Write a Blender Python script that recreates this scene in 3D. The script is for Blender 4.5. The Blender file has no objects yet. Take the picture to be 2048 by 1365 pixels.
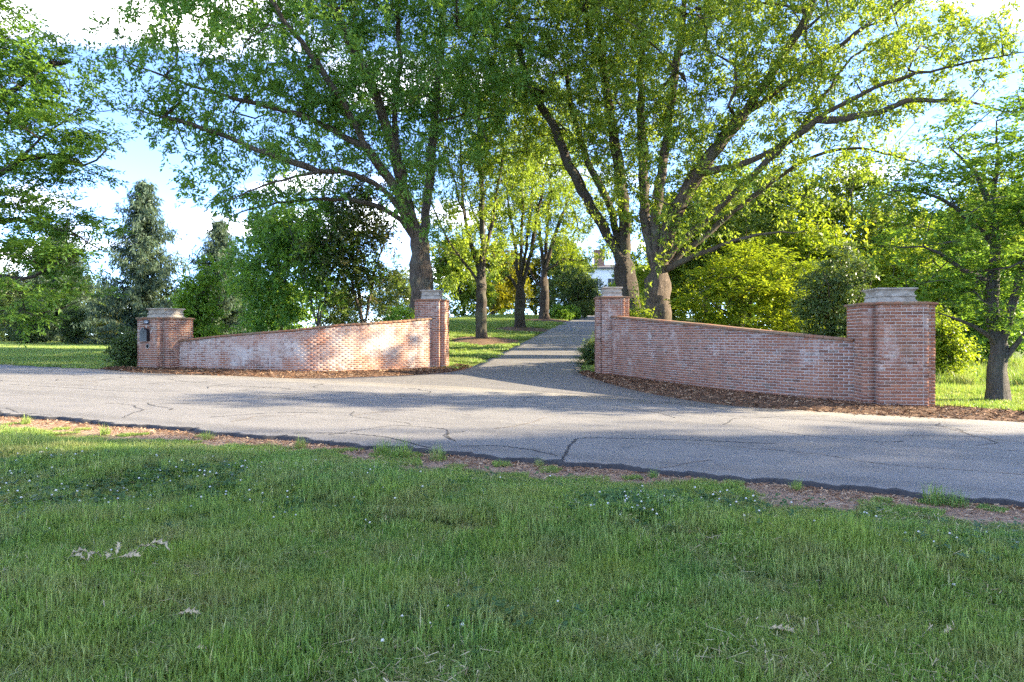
import bpy, math, random
import numpy as np
from mathutils import Vector

# ------------------------------------------------------------------ camera, sky, sun, exposure
SC = bpy.context.scene
COL = SC.collection
R = math.radians
EYE = 1.386
cam_data = bpy.data.cameras.new('camera')
cam_data.lens = 24.0
cam_data.sensor_width = 36.0
cam_data.shift_y = -10.5 / 2048
cam_data.clip_start = 0.05
cam_data.clip_end = 3000
cam = bpy.data.objects.new('camera', cam_data)
cam.location = (0, 0, EYE)
cam.rotation_euler = (R(90), 0, 0)
COL.objects.link(cam)
SC.camera = cam

SUN_EL, SUN_AZ = 21.0, 8.0          # azimuth counted from +X (right of frame) towards +Y (away)
sd = Vector((math.cos(R(SUN_AZ)) * math.cos(R(SUN_EL)), math.sin(R(SUN_AZ)) * math.cos(R(SUN_EL)), math.sin(R(SUN_EL))))
sun_data = bpy.data.lights.new('sun', 'SUN')
sun_data.energy = 3.7
sun_data.angle = R(0.6)
sun_data.color = (1.0, 0.86, 0.64)
sun = bpy.data.objects.new('sun', sun_data)
sun.rotation_euler = sd.to_track_quat('Z', 'Y').to_euler()
sun.location = (60, 30, 60)
COL.objects.link(sun)

world = bpy.data.worlds.new('World')
SC.world = world
world.use_nodes = True
wn, wl = world.node_tree.nodes, world.node_tree.links
wn.clear()
w_out = wn.new('ShaderNodeOutputWorld')
w_bg = wn.new('ShaderNodeBackground')
w_bg.inputs['Strength'].default_value = 0.15
w_sky = wn.new('ShaderNodeTexSky')
w_sky.sky_type = 'NISHITA'
w_sky.sun_disc = False
w_sky.sun_elevation = R(SUN_EL)
w_sky.sun_rotation = R(90 - SUN_AZ)
w_sky.air_density = 0.42
w_sky.dust_density = 0.0
w_sky.ozone_density = 3.5
w_tc = wn.new('ShaderNodeTexCoord')
w_sep = wn.new('ShaderNodeSeparateXYZ')
wl.new(w_tc.outputs['Generated'], w_sep.inputs[0])
w_add = wn.new('ShaderNodeMath'); w_add.operation = 'ADD'; w_add.inputs[1].default_value = 0.22
wl.new(w_sep.outputs['Z'], w_add.inputs[0])
w_max = wn.new('ShaderNodeMath'); w_max.operation = 'MAXIMUM'; w_max.inputs[1].default_value = 0.05
wl.new(w_add.outputs[0], w_max.inputs[0])
w_div = wn.new('ShaderNodeVectorMath'); w_div.operation = 'DIVIDE'
w_cmb = wn.new('ShaderNodeCombineXYZ')
for i in range(3):
    wl.new(w_max.outputs[0], w_cmb.inputs[i])
wl.new(w_tc.outputs['Generated'], w_div.inputs[0])
wl.new(w_cmb.outputs[0], w_div.inputs[1])
w_map = wn.new('ShaderNodeMapping')
w_map.inputs['Location'].default_value = (20.86, 49.28, 0.0)
w_map.inputs['Scale'].default_value = (1.0, 1.3, 0.0)
wl.new(w_div.outputs[0], w_map.inputs[0])
w_noise = wn.new('ShaderNodeTexNoise')
w_noise.inputs['Scale'].default_value = 1.25
w_noise.inputs['Detail'].default_value = 7
w_noise.inputs['Roughness'].default_value = 0.52
wl.new(w_map.outputs[0], w_noise.inputs['Vector'])
w_ramp = wn.new('ShaderNodeValToRGB')
w_ramp.color_ramp.elements[0].position = 0.545
w_ramp.color_ramp.elements[1].position = 0.70
wl.new(w_noise.outputs['Fac'], w_ramp.inputs[0])
w_mix = wn.new('ShaderNodeMix'); w_mix.data_type = 'RGBA'
w_fac = wn.new('ShaderNodeMath'); w_fac.operation = 'MULTIPLY'; w_fac.inputs[1].default_value = 0.85
wl.new(w_ramp.outputs[0], w_fac.inputs[0])
wl.new(w_fac.outputs[0], w_mix.inputs['Factor'])
w_blue = wn.new('ShaderNodeMix'); w_blue.data_type = 'RGBA'; w_blue.blend_type = 'MULTIPLY'
w_blue.inputs['Factor'].default_value = 1.0
w_blue.inputs['B'].default_value = (0.98, 0.87, 0.85, 1)      # clear evening blue
wl.new(w_sky.outputs[0], w_blue.inputs['A'])
wl.new(w_blue.outputs['Result'], w_mix.inputs['A'])
w_mix.inputs['B'].default_value = (9.0, 8.6, 8.0, 1)
wl.new(w_mix.outputs['Result'], w_bg.inputs['Color'])
wl.new(w_bg.outputs[0], w_out.inputs[0])

SC.render.engine = 'CYCLES'
SC.view_settings.view_transform = 'Standard'
SC.view_settings.look = 'None'
SC.view_settings.exposure = 2.95
SC.view_settings.gamma = 1.0
SC.cycles.max_bounces = 8
SC.cycles.diffuse_bounces = 6
SC.cycles.transmission_bounces = 8
SC.cycles.transparent_max_bounces = 8
SC.cycles.use_denoising = False        # the fine grain of turf and asphalt survives
SC.cycles.use_adaptive_sampling = True
SC.cycles.adaptive_threshold = 0.012
SC.cycles.caustics_reflective = False
SC.cycles.caustics_refractive = False

# ------------------------------------------------------------------ helpers
def obj(name, mesh, parent=None, loc=(0, 0, 0), rot=(0, 0, 0), scale=(1, 1, 1)):
    o = bpy.data.objects.new(name, mesh)
    COL.objects.link(o)
    o.location = loc; o.rotation_euler = rot; o.scale = scale
    if parent is not None:
        o.parent = parent
    return o

def tag(o, label=None, cat=None, group=None, kind=None):
    if label: o['label'] = label
    if cat: o['category'] = cat
    if group: o['group'] = group
    if kind: o['kind'] = kind
    return o

def thing(name, label, cat, loc=(0, 0, 0), rz=0.0, group=None):
    o = bpy.data.objects.new(name, None)
    COL.objects.link(o)
    o.empty_display_size = 0.2
    o.location = loc
    o.rotation_euler = (0, 0, rz)
    return tag(o, label, cat, group)

def np_mesh(name, verts, faces, mat=None, smooth=False, attrs=None):
    """verts (N,3); faces: one (M,k) int array or a list of such arrays."""
    if isinstance(faces, np.ndarray):
        faces = [faces]
    faces = [np.asarray(f, np.int32) for f in faces if len(f)]
    me = bpy.data.meshes.new(name)
    verts = np.ascontiguousarray(verts, np.float32)
    me.vertices.add(len(verts))
    me.vertices.foreach_set('co', verts.ravel())
    loops = np.concatenate([f.ravel() for f in faces])
    tot = np.concatenate([np.full(len(f), f.shape[1], np.int32) for f in faces])
    start = np.concatenate([[0], np.cumsum(tot)[:-1]]).astype(np.int32)
    me.loops.add(len(loops))
    me.loops.foreach_set('vertex_index', loops)
    me.polygons.add(len(tot))
    me.polygons.foreach_set('loop_start', start)
    me.polygons.foreach_set('loop_total', tot)
    if smooth:
        me.polygons.foreach_set('use_smooth', np.ones(len(tot), bool))
    if attrs:
        for k, a in attrs.items():
            at = me.attributes.new(k, 'FLOAT', 'FACE')
            at.data.foreach_set('value', np.asarray(a, np.float32))
    me.update(calc_edges=True)
    if mat is not None:
        me.materials.append(mat)
    return me

class MB:
    """small mesh collector for hand-built parts"""
    def __init__(self): self.v, self.f = [], []
    def add(self, vs, fs):
        b = len(self.v)
        self.v += [tuple(p) for p in vs]
        self.f += [tuple(i + b for i in f) for f in fs]
    def box(self, x0, x1, y0, y1, z0, z1):
        self.add([(x0,y0,z0),(x1,y0,z0),(x1,y1,z0),(x0,y1,z0),(x0,y0,z1),(x1,y0,z1),(x1,y1,z1),(x0,y1,z1)],
                 [(0,3,2,1),(4,5,6,7),(0,1,5,4),(1,2,6,5),(2,3,7,6),(3,0,4,7)])
    def rings(self, rings, cap0=True, cap1=True):
        n = len(rings[0]); vs = [p for r in rings for p in r]; fs = []
        for k in range(len(rings) - 1):
            for i in range(n):
                j = (i + 1) % n
                fs.append((k*n+i, k*n+j, (k+1)*n+j, (k+1)*n+i))
        if cap0: fs.append(tuple(range(n))[::-1])
        if cap1: fs.append(tuple((len(rings)-1)*n + i for i in range(n)))
        self.add(vs, fs)
    def mesh(self, name, mat, smooth=False):
        me = bpy.data.meshes.new(name)
        me.from_pydata(self.v, [], self.f)
        if smooth:
            for p in me.polygons: p.use_smooth = True
        me.materials.append(mat)
        me.update()
        return me

def sp(x, k): return k * np.logaddexp(0, x / k)
def sstep(a, b, x):
    t = np.clip((x - a) / (b - a), 0, 1)
    return t * t * (3 - 2 * t)

def ground_z(X, Y):
    X = np.asarray(X, float); Y = np.asarray(Y, float)
    p = -.018 * 60 * np.tanh(X / 60) + .0025 * np.clip(Y, -60, 100)
    hy = .105 * sp(Y - 25.5, 1.) - .035 * sp(Y - 41, 3.) - .03 * sp(Y - 60, 5.) - .04 * sp(Y - 88, 6.)
    d = X - (.5 + .18 * (Y - 25))
    w = 1 - sstep(9, 26, np.abs(d))
    return p + w * hy

def gz(x, y): return float(ground_z(x, y))

def at(px, py, Y):
    """a point of the place from where it appears in the 2048 px wide photograph and its distance"""
    return np.array([(px - 1024) / 1365 * Y, Y, EYE + (672 - py) / 1365 * Y])

TU = np.array([.934, -.358]); NU = np.array([.358, .934])      # along the road, across the road
def rd(t, n): return TU[0]*t + NU[0]*n, TU[1]*t + NU[1]*n

def catmull(pts, n):
    pts = np.asarray(pts, float)
    P = np.vstack([2*pts[0]-pts[1], pts, 2*pts[-1]-pts[-2]])
    out = []
    for i in range(1, len(P) - 2):
        for u in np.linspace(0, 1, n, endpoint=False):
            p0, p1, p2, p3 = P[i-1], P[i], P[i+1], P[i+2]
            out.append(.5*((2*p1)+(p2-p0)*u+(2*p0-5*p1+4*p2-p3)*u*u+(3*p1-p0-3*p2+p3)*u**3))
    out.append(pts[-1])
    return np.array(out)

# ------------------------------------------------------------------ materials
class NT:
    """thin wrapper round a material node tree"""
    def __init__(self, name):
        self.m = bpy.data.materials.new(name)
        self.m.use_nodes = True
        self.t = self.m.node_tree
        self.t.nodes.clear()
        self.out = self.t.nodes.new('ShaderNodeOutputMaterial')
    def n(self, typ, ins=None, **kw):
        nd = self.t.nodes.new(typ)
        for k, v in kw.items(): setattr(nd, k, v)
        if ins:
            for k, v in ins.items(): self.set(nd, k, v)
        return nd
    def set(self, nd, k, v):
        s = nd.inputs[k]
        if isinstance(v, bpy.types.NodeSocket): self.t.links.new(v, s)
        else: s.default_value = v
    def pos(self): return self.n('ShaderNodeNewGeometry').outputs['Position']
    def noise(self, scale, detail=4, rough=.55, vec=None, out='Fac', dist=0.0):
        nd = self.n('ShaderNodeTexNoise', {'Scale': scale, 'Detail': detail, 'Roughness': rough, 'Distortion': dist})
        self.t.links.new(vec if vec is not None else self.pos(), nd.inputs['Vector'])
        return nd.outputs[out]
    def mapv(self, vec, scale=(1,1,1), loc=(0,0,0)):
        nd = self.n('ShaderNodeMapping', {'Scale': scale, 'Location': loc, 'Vector': vec})
        return nd.outputs[0]
    def ramp(self, fac, stops):
        nd = self.n('ShaderNodeValToRGB', {'Fac': fac})
        cr = nd.color_ramp
        while len(cr.elements) < len(stops): cr.elements.new(.5)
        for e, (p, c) in zip(cr.elements, stops):
            e.position = p
            e.color = (c, c, c, 1) if isinstance(c, (int, float)) else (*c, 1)
        return nd.outputs['Color']
    def mix(self, fac, a, b, blend='MIX'):
        nd = self.n('ShaderNodeMix', data_type='RGBA', blend_type=blend)
        self.set(nd, 'Factor', fac)
        for k, v in (('A', a), ('B', b)):
            if isinstance(v, tuple) and len(v) == 3: v = (*v, 1)
            self.set(nd, k, v)
        return nd.outputs['Result']
    def math(self, op, a, b=0.0, clamp=False):
        nd = self.n('ShaderNodeMath', operation=op, use_clamp=clamp)
        self.set(nd, 0, a); self.set(nd, 1, b)
        return nd.outputs[0]
    def bump(self, h, strength=.5, dist=.02):
        return self.n('ShaderNodeBump', {'Height': h, 'Strength': strength, 'Distance': dist}).outputs[0]
    def bsdf(self, col, rough=.8, spec=.3, normal=None):
        p = self.n('ShaderNodeBsdfPrincipled', {'Roughness': rough, 'Specular IOR Level': spec})
        if isinstance(col, tuple) and len(col) == 3: col = (*col, 1)
        self.set(p, 'Base Color', col)
        if normal is not None: self.set(p, 'Normal', normal)
        return p
    def done(self, sh):
        self.t.links.new(sh.outputs[0] if hasattr(sh, 'outputs') else sh, self.out.inputs['Surface'])
        return self.m

def leaf_mat(name, a, b, c, trans=.42, rough=.5, tcol=None, patch=.25):
    """leaf: tint attribute picks between dark, mid and light leaf colour; thin, so some light passes through"""
    t = NT(name)
    ti = t.n('ShaderNodeAttribute', attribute_name='tint').outputs['Fac']
    big = t.noise(patch, 2)
    ti2 = t.math('ADD', t.math('MULTIPLY', ti, .75), t.math('MULTIPLY', t.math('SUBTRACT', big, .5), .9), True)
    col = t.ramp(ti2, [(.0, a), (.45, b), (1., c)])
    p = t.bsdf(col, rough, .35)
    tc = t.mix(1.0, col, tcol or (1.5, 1.35, .55), 'MULTIPLY')
    tr = t.n('ShaderNodeBsdfTranslucent', {'Color': tc})
    mx = t.n('ShaderNodeMixShader', {'Fac': trans, 1: p.outputs[0], 2: tr.outputs[0]})
    return t.done(mx)

def bark_mat(name, a, b, scale=1.0):
    t = NT(name)
    v = t.mapv(t.pos(), (9*scale, 9*scale, 1.6*scale))
    n1 = t.noise(2.2, 7, .7, v, dist=.8)
    n2 = t.noise(.9, 3)
    col = t.mix(t.ramp(n1, [(.36, 0), (.66, 1)]), a, b)
    col = t.mix(t.ramp(n2, [(.5, 0), (.75, .5)]), col, (.13, .14, .09))
    return t.done(t.bsdf(col, .9, .15, t.bump(n1, 1.0, .06)))

M = {}
M['oak_leaf'] = leaf_mat('oak_leaf', (.130, .205, .036), (.215, .310, .052), (.320, .390, .075), trans=.54)
M['oak_leaf_cool'] = leaf_mat('oak_leaf_cool', (.095, .195, .050), (.165, .305, .068), (.265, .385, .090), trans=.52)
M['fresh_leaf'] = leaf_mat('fresh_leaf', (.130, .200, .020), (.220, .305, .030), (.340, .390, .050), trans=.55)
M['gold_leaf'] = leaf_mat('gold_leaf', (.09, .11, .012), (.17, .18, .016), (.26, .24, .025), trans=.5)
M['layer_leaf'] = leaf_mat('layer_leaf', (.090, .185, .042), (.155, .285, .056), (.250, .370, .075), trans=.52)
M['dark_leaf'] = leaf_mat('dark_leaf', (.055, .090, .030), (.095, .150, .045), (.165, .215, .065), trans=.35, rough=.35)
M['magnolia_leaf'] = leaf_mat('magnolia_leaf', (.045, .070, .022), (.080, .112, .034), (.20, .155, .065), trans=.22, rough=.3)
M['holly_leaf'] = leaf_mat('holly_leaf', (.10, .20, .026), (.18, .32, .04), (.29, .42, .07), trans=.45, rough=.4)
M['spruce_needle'] = leaf_mat('spruce_needle', (.050, .085, .058), (.085, .135, .082), (.140, .185, .100), trans=.3, rough=.6)
M['wood_leaf'] = leaf_mat('wood_leaf', (.100, .160, .038), (.165, .240, .052), (.250, .310, .080), trans=.52)
M['bark'] = bark_mat('bark', (.040, .030, .022), (.165, .125, .092))
M['bark_grey'] = bark_mat('bark_grey', (.055, .050, .045), (.14, .125, .11), 1.6)
M['bark_dark'] = bark_mat('bark_dark', (.028, .022, .018), (.105, .082, .064), 1.4)

def brick_mat(name, stain, rust):
    t = NT(name)
    geo = t.n('ShaderNodeNewGeometry')
    pos = geo.outputs['Position']
    rnd = t.math('FRACT', t.math('ADD', t.n('ShaderNodeObjectInfo').outputs['Random'], t.math('MULTIPLY', geo.outputs['Random Per Island'], 7.31)))
    base = t.ramp(rnd, [(0, (.125, .066, .046)), (.2, (.235, .100, .062)), (.5, (.30, .130, .080)), (.75, (.37, .180, .105)), (.9, (.24, .135, .095)), (1., (.165, .120, .085))])
    fine = t.noise(60, 5, .7)
    base = t.mix(t.math('MULTIPLY', fine, .55), base, (.19, .105, .072))
    # lime bloom: patches that run down the face, broken up per brick
    lv = t.mapv(pos, (1.1, 1.1, .75), (3.7, 1.9, .4))
    big = t.noise(1.15, 5, .62, lv)
    streak = t.noise(3.4, 4, .6, t.mapv(pos, (1.4, 1.4, .28)))
    z = t.n('ShaderNodeSeparateXYZ', {0: pos}).outputs['Z']
    hi = t.ramp(z, [(.15, -.10 + .10), (.85, .10)])
    s = t.math('ADD', t.math('ADD', t.math('MULTIPLY', big, .62), t.math('MULTIPLY', streak, .38)), t.math('MULTIPLY', t.math('SUBTRACT', rnd, .5), .10))
    s = t.math('ADD', s, t.math('SUBTRACT', hi, .06))
    s = t.math('ADD', s, t.math('MULTIPLY', t.math('SUBTRACT', t.noise(22, 5, .75), .5), .42))
    m = t.ramp(s, [(.60 - stain, 0), (.76 - stain, .88)])
    col = t.mix(m, base, (.50, .435, .375))
    # grey-green lichen and red rinse near the ground
    li = t.ramp(t.noise(1.9, 5, .65, t.mapv(pos, (1, 1, .8), (9, 2, 1))), [(.56, 0), (.72, .55)])
    col = t.mix(li, col, (.105, .085, .058))
    rr = t.math('MULTIPLY', t.ramp(t.noise(.9, 4, .6, t.mapv(pos, (1, 1, 1.2), (1, 7, 3))), [(.42, 0), (.62, 1)]), rust)
    col = t.mix(rr, col, (.33, .125, .06))
    h = t.math('ADD', fine, t.math('MULTIPLY', t.noise(220, 3, .6), .4))
    return t.done(t.bsdf(col, .92, .12, t.bump(h, .45, .006)))

def mortar_mat(name, stain):
    t = NT(name)
    n1 = t.noise(1.3, 5, .6); n2 = t.noise(90, 4, .7)
    col = t.mix(t.ramp(n1, [(.36 - stain*.3, 0), (.64 - stain*.3, 1)]), (.35, .262, .205), (.54, .475, .41))
    col = t.mix(t.math('MULTIPLY', n2, .5), col, (.42, .355, .29))
    return t.done(t.bsdf(col, .95, .1, t.bump(n2, .5, .004)))

M['brick_right'] = brick_mat('brick_right', .03, .3)
M['brick_left'] = brick_mat('brick_left', .175, .7)
M['brick_pillar'] = brick_mat('brick_pillar', .03, .35)
M['mortar_right'] = mortar_mat('mortar_right', .2)
M['mortar_left'] = mortar_mat('mortar_left', .35)

t = NT('coping_brick')
n1 = t.noise(2.2, 5, .65); n2 = t.noise(40, 4, .7)
c = t.mix(t.ramp(n1, [(.4, 0), (.65, 1)]), (.26, .115, .065), (.20, .155, .10))
c = t.mix(t.ramp(t.noise(5, 4, .7), [(.5, 0), (.7, .7)]), c, (.12, .095, .055))
M['coping'] = t.done(t.bsdf(c, .9, .15, t.bump(n2, .5, .008)))

t = NT('limestone')
n1 = t.noise(5.5, 6, .65, t.mapv(t.pos(), (1, 1, 2.2))); n2 = t.noise(70, 4, .7)
c = t.mix(t.ramp(n1, [(.35, 0), (.68, 1)]), (.24, .20, .15), (.52, .465, .38))
c = t.mix(t.math('MULTIPLY', n2, .35), c, (.2, .18, .15))
M['limestone'] = t.done(t.bsdf(c, .9, .2, t.bump(n2, .4, .006)))

def asphalt_mat(name, a, b, patch):
    t = NT(name)
    agg = t.noise(210, 3, .75)
    vo = t.n('ShaderNodeTexVoronoi', {'Scale': 95.0, 'Vector': t.pos()})
    n1 = t.noise(.55, 5, .6, t.mapv(t.pos(), (1, 1.6, 1)))
    n2 = t.noise(7, 4, .7)
    col = t.mix(t.ramp(n1, [(.32, 0), (.7, 1)]), a, b)
    col = t.mix(t.ramp(agg, [(.35, .0), (.75, .55)]), col, patch)
    sp1 = t.noise(52, 4, .85)
    col = t.mix(t.ramp(sp1, [(.52, 0), (.72, .4)]), col, tuple(v*1.3 for v in patch))
    col = t.mix(t.ramp(t.noise(64, 4, .85, t.mapv(t.pos(), (1, 1, 1), (5, 5, 5))), [(.54, 0), (.72, .4)]), col, (.06, .058, .056))
    col = t.mix(t.ramp(t.noise(1.7, 6, .7), [(.52, 0), (.66, .35)]), col, tuple(v*.55 for v in a))
    col = t.mix(t.ramp(vo.outputs['Distance'], [(.1, .35), (.5, 0)]), col, (.26, .245, .225))
    col = t.mix(t.ramp(n2, [(.5, 0), (.78, .35)]), col, (.05, .05, .052))
    # wheel polish along the road
    dv = t.n('ShaderNodeVectorMath', {0: t.pos(), 1: (NU[0], NU[1], 0)}, operation='DOT_PRODUCT').outputs['Value']
    w = t.noise(1.1, 4, .6, t.n('ShaderNodeCombineXYZ', {0: dv}).outputs[0])
    col = t.mix(t.ramp(w, [(.48, 0), (.64, .6)]), col, b)
    w2 = t.noise(.75, 3, .5, t.n('ShaderNodeCombineXYZ', {0: t.math('ADD', dv, 31.0)}).outputs[0])
    col = t.mix(t.ramp(w2, [(.52, 0), (.62, .4)]), col, tuple(v*.62 for v in a))
    h = t.math('ADD', agg, t.math('MULTIPLY', vo.outputs['Distance'], .8))
    return t.done(t.bsdf(col, t.math('ADD', t.math('MULTIPLY', agg, .25), .62), .35, t.bump(h, .5, .006)))
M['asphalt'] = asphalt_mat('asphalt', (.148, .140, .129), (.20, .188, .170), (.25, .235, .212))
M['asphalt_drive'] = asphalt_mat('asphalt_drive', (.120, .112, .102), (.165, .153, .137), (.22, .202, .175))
t = NT('crack_seal')
M['crack_dark'] = t.done(t.bsdf(t.mix(t.noise(30, 3), (.028, .028, .030), (.06, .058, .056)), .8, .3))
t = NT('crack_sand')
M['crack_light'] = t.done(t.bsdf(t.mix(t.noise(30, 3), (.17, .145, .12), (.30, .25, .20)), .95, .1))

# turf soil: thatch under the blades, bare red earth along the road edge
t = NT('ground')
pos = t.pos()
dn = t.n('ShaderNodeVectorMath', {0: pos, 1: (NU[0], NU[1], 0)}, operation='DOT_PRODUCT').outputs['Value']
wob = t.math('MULTIPLY', t.math('SUBTRACT', t.noise(.8, 5, .65), .5), 1.5)
edge = t.math('ADD', dn, wob)
soil_m = t.ramp(t.n('ShaderNodeMapRange', {0: edge, 1: 5.9, 2: 6.35, 3: 0.0, 4: 1.0}).outputs[0], [(0, 0), (1, 1)])
beyond = t.n('ShaderNodeMapRange', {0: dn, 1: 13.0, 2: 13.2, 3: 1.0, 4: 0.0}).outputs[0]
soil_m = t.math('MULTIPLY', soil_m, beyond)
g1 = t.noise(1.4, 5, .6); g2 = t.noise(45, 5, .75); g3 = t.noise(.12, 4, .6)
grass = t.mix(g1, (.060, .090, .022), (.115, .150, .036))
grass = t.mix(t.ramp(g2, [(.35, 0), (.7, .8)]), grass, (.14, .18, .04))
grass = t.mix(t.ramp(g3, [(.45, 0), (.65, .5)]), grass, (.17, .185, .045))
so1 = t.noise(26, 6, .75)
soil = t.mix(so1, (.24, .150, .095), (.46, .325, .230))
soil = t.mix(t.ramp(t.noise(120, 3, .7), [(.5, 0), (.75, .6)]), soil, (.58, .47, .36))
col = t.mix(soil_m, grass, soil)
M['ground'] = t.done(t.bsdf(col, .95, .1, t.bump(t.math('ADD', g2, so1), .8, .03)))

t = NT('mulch')
m1 = t.noise(38, 6, .8, t.mapv(t.pos(), (1, 1, 1))); m2 = t.noise(2.5, 4, .6)
c = t.mix(m1, (.065, .038, .024), (.23, .145, .092))
c = t.mix(t.ramp(m2, [(.45, 0), (.7, .6)]), c, (.15, .11, .07))
M['mulch'] = t.done(t.bsdf(c, .95, .1, t.bump(m1, 1.0, .03)))
t = NT('mulch_chip')
ti = t.n('ShaderNodeAttribute', attribute_name='tint').outputs['Fac']
M['chip'] = t.done(t.bsdf(t.ramp(ti, [(0, (.06, .030, .017)), (.5, (.18, .092, .050)), (.85, (.33, .20, .115)), (1, (.50, .37, .23))]), .9, .1))

t = NT('straw')
ti = t.n('ShaderNodeAttribute', attribute_name='tint').outputs['Fac']
M['straw'] = t.done(t.bsdf(t.ramp(ti, [(0, (.22, .17, .09)), (.5, (.38, .32, .18)), (1, (.55, .48, .31))]), .8, .2))

def blade_mat(name, dryness):
    t = NT(name)
    ti = t.n('ShaderNodeAttribute', attribute_name='tint').outputs['Fac']
    big = t.noise(.7, 5, .65); mid = t.noise(1.9, 5, .7)
    green = t.ramp(ti, [(0, (.062, .112, .024)), (.4, (.172, .295, .055)), (.7, (.285, .425, .100)), (.84, (.38, .49, .18)), (.92, (.42, .38, .20)), (1, (.60, .53, .34))])
    green = t.mix(t.ramp(big, [(.40, 0), (.62, .75)]), green, t.mix(ti, (.19, .27, .045), (.38, .44, .10)))
    cool = t.ramp(t.noise(1.6, 4, .6, t.mapv(t.pos(), (1, 1, 1), (4, 9, 2))), [(.50, 0), (.70, .6)])
    green = t.mix(cool, green, t.mix(ti, (.075, .170, .048), (.20, .34, .11)))
    drym = t.math('MULTIPLY', t.ramp(mid, [(.46, 0), (.66, 1)]), dryness)
    col = t.mix(drym, green, t.mix(ti, (.22, .22, .08), (.46, .40, .23)))
    p = t.bsdf(col, .55, .3)
    tr = t.n('ShaderNodeBsdfTranslucent', {'Color': t.mix(1.0, col, (1.3, 1.3, .6), 'MULTIPLY')})
    return t.done(t.n('ShaderNodeMixShader', {'Fac': .35, 1: p.outputs[0], 2: tr.outputs[0]}))
M['blade'] = blade_mat('grass_blade', .62)

def plain(name, col, rough=.6, spec=.3, metal=0.0, var=.0, scale=8):
    t = NT(name)
    c = (*col, 1)
    if var:
        c = t.mix(t.noise(scale, 4, .6), tuple(max(0, v*(1-var)) for v in col), tuple(v*(1+var) for v in col))
    p = t.bsdf(c, rough, spec)
    p.inputs['Metallic'].default_value = metal
    return t.done(p)
M['black_metal'] = plain('black_metal', (.010, .011, .014), .32, .5, 0, .3)
M['black_plate'] = plain('black_plate', (.018, .02, .024), .5, .4, 0, .3)
M['digit_white'] = plain('digit_white', (.62, .66, .70), .5)
M['clay_tube'] = plain('clay_tube', (.34, .31, .27), .9, .1, 0, .3, 30)
M['bore_shade'] = plain('painted_bore_shade', (.02, .018, .016), .95, .05)  # near-black colour standing in for the shade down the paper tube
M['white_siding'] = plain('white_siding', (.74, .76, .80), .6, .3, 0, .05)
M['roof_slate'] = plain('roof_slate', (.12, .115, .11), .8, .2, 0, .3, 3)
M['window_glass'] = plain('window_glass', (.05, .06, .07), .08, .8)
M['chimney_brick'] = plain('chimney_brick', (.24, .14, .11), .9, .1, 0, .3, 5)
M['dry_leaf'] = plain('dry_leaf', (.50, .41, .25), .8, .15, 0, .3, 35)
M['clover_head'] = plain('clover_head', (.70, .68, .62), .8, .1, 0, .12, 60)
M['clover_leaf'] = leaf_mat('clover_leaf', (.030, .075, .022), (.055, .13, .035), (.09, .17, .05), trans=.3)
M['petal_yellow'] = plain('fallen_petal', (.55, .42, .10), .8, .1)

# ------------------------------------------------------------------ terrain, road, drive
def grid_axis(a, b, fine, c0, c1, growth):
    out = list(np.arange(c0, c1 + 1e-6, fine))
    s, x = fine, c1
    while x < b:
        s *= growth; x += s; out.append(x)
    s, x = fine, c0
    while x > a:
        s *= growth; x -= s; out.insert(0, x)
    return np.array(out)

gx = grid_axis(-900, 900, .36, -16, 16, 1.1)
gy = grid_axis(-200, 1200, .36, 1.5, 46, 1.1)
GX, GY = np.meshgrid(gx, gy)
rng = np.random.default_rng(4)
def lumps(X, Y):
    """slight unevenness of the near lawn: wheel dip, old ditch line"""
    n = NU[0]*X + NU[1]*Y
    near = sstep(6.4, 5.6, n) * sstep(-6, 0, n)
    l = .022*np.sin(1.7*X + .6*Y) * np.sin(1.1*Y - .5*X) + .012*np.sin(3.9*X + 1.3) * np.sin(3.1*Y + .4)
    l = l + .05*np.exp(-((n - 5.0) / .55)**2) - .035*np.exp(-((n - 4.1) / .5)**2)
    return near * l
def turf_z(X, Y): return ground_z(X, Y) + lumps(np.asarray(X, float), np.asarray(Y, float))
GZ = turf_z(GX, GY)
nx, ny = len(gx), len(gy)
ii = (np.arange(ny-1)[:, None]*nx + np.arange(nx-1)[None, :]).ravel()
ground = obj('ground', np_mesh('ground', np.stack([GX, GY, GZ], -1).reshape(-1, 3), np.stack([ii, ii+1, ii+nx+1, ii+nx], 1), M['ground'], True))
tag(ground, 'green lawn and bare red earth verge rising to a hill', None, None, 'structure')

def far_edge(t): return 14.0 + 1.55*sstep(1.5, -8.0, t)
def sheet(name, rows, mat, lift, skirt=0.0):
    """rows: list of polylines (equal counts) of xy; draped lift above the ground; skirt = depth of the broken edge"""
    A = np.array(rows); n, m, _ = A.shape
    Z = ground_z(A[..., 0], A[..., 1]) + lift
    V = np.concatenate([A, Z[..., None]], -1)
    if skirt:
        first = V[:1].copy(); first[..., 2] -= skirt
        last = V[-1:].copy(); last[..., 2] -= skirt
        V = np.concatenate([first, V, last]); n += 2
    i = (np.arange(n-1)[:, None]*m + np.arange(m-1)[None, :]).ravel()
    return obj(name, np_mesh(name, V.reshape(-1, 3), np.stack([i, i+1, i+m+1, i+m], 1), mat, False))

ts = np.concatenate([np.linspace(-160, -30, 60, endpoint=False), np.arange(-30, 14, .08), np.linspace(14, 120, 50)])
ragged = .05*np.sin(ts*3.1) + .035*np.sin(ts*7.7+1) + .03*np.sin(ts*17.3+2) + .02*np.sin(ts*31+.3) + .012*rng.standard_normal(len(ts))
rows = []
for k, f in enumerate([0, .012, .05, .12, .25, .4, .55, .7, .85, 1.0]):
    n0 = 6.95 + ragged
    n1 = far_edge(ts) + .03*np.sin(ts*2.3)
    nn = n0 + (n1 - n0)*f
    rows.append(np.stack(rd(ts, nn), -1))
road = sheet('road', rows, M['asphalt'], .035, .09)
tag(road, 'grey asphalt road with sealed cracks and broken edge', None, None, 'structure')

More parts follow.
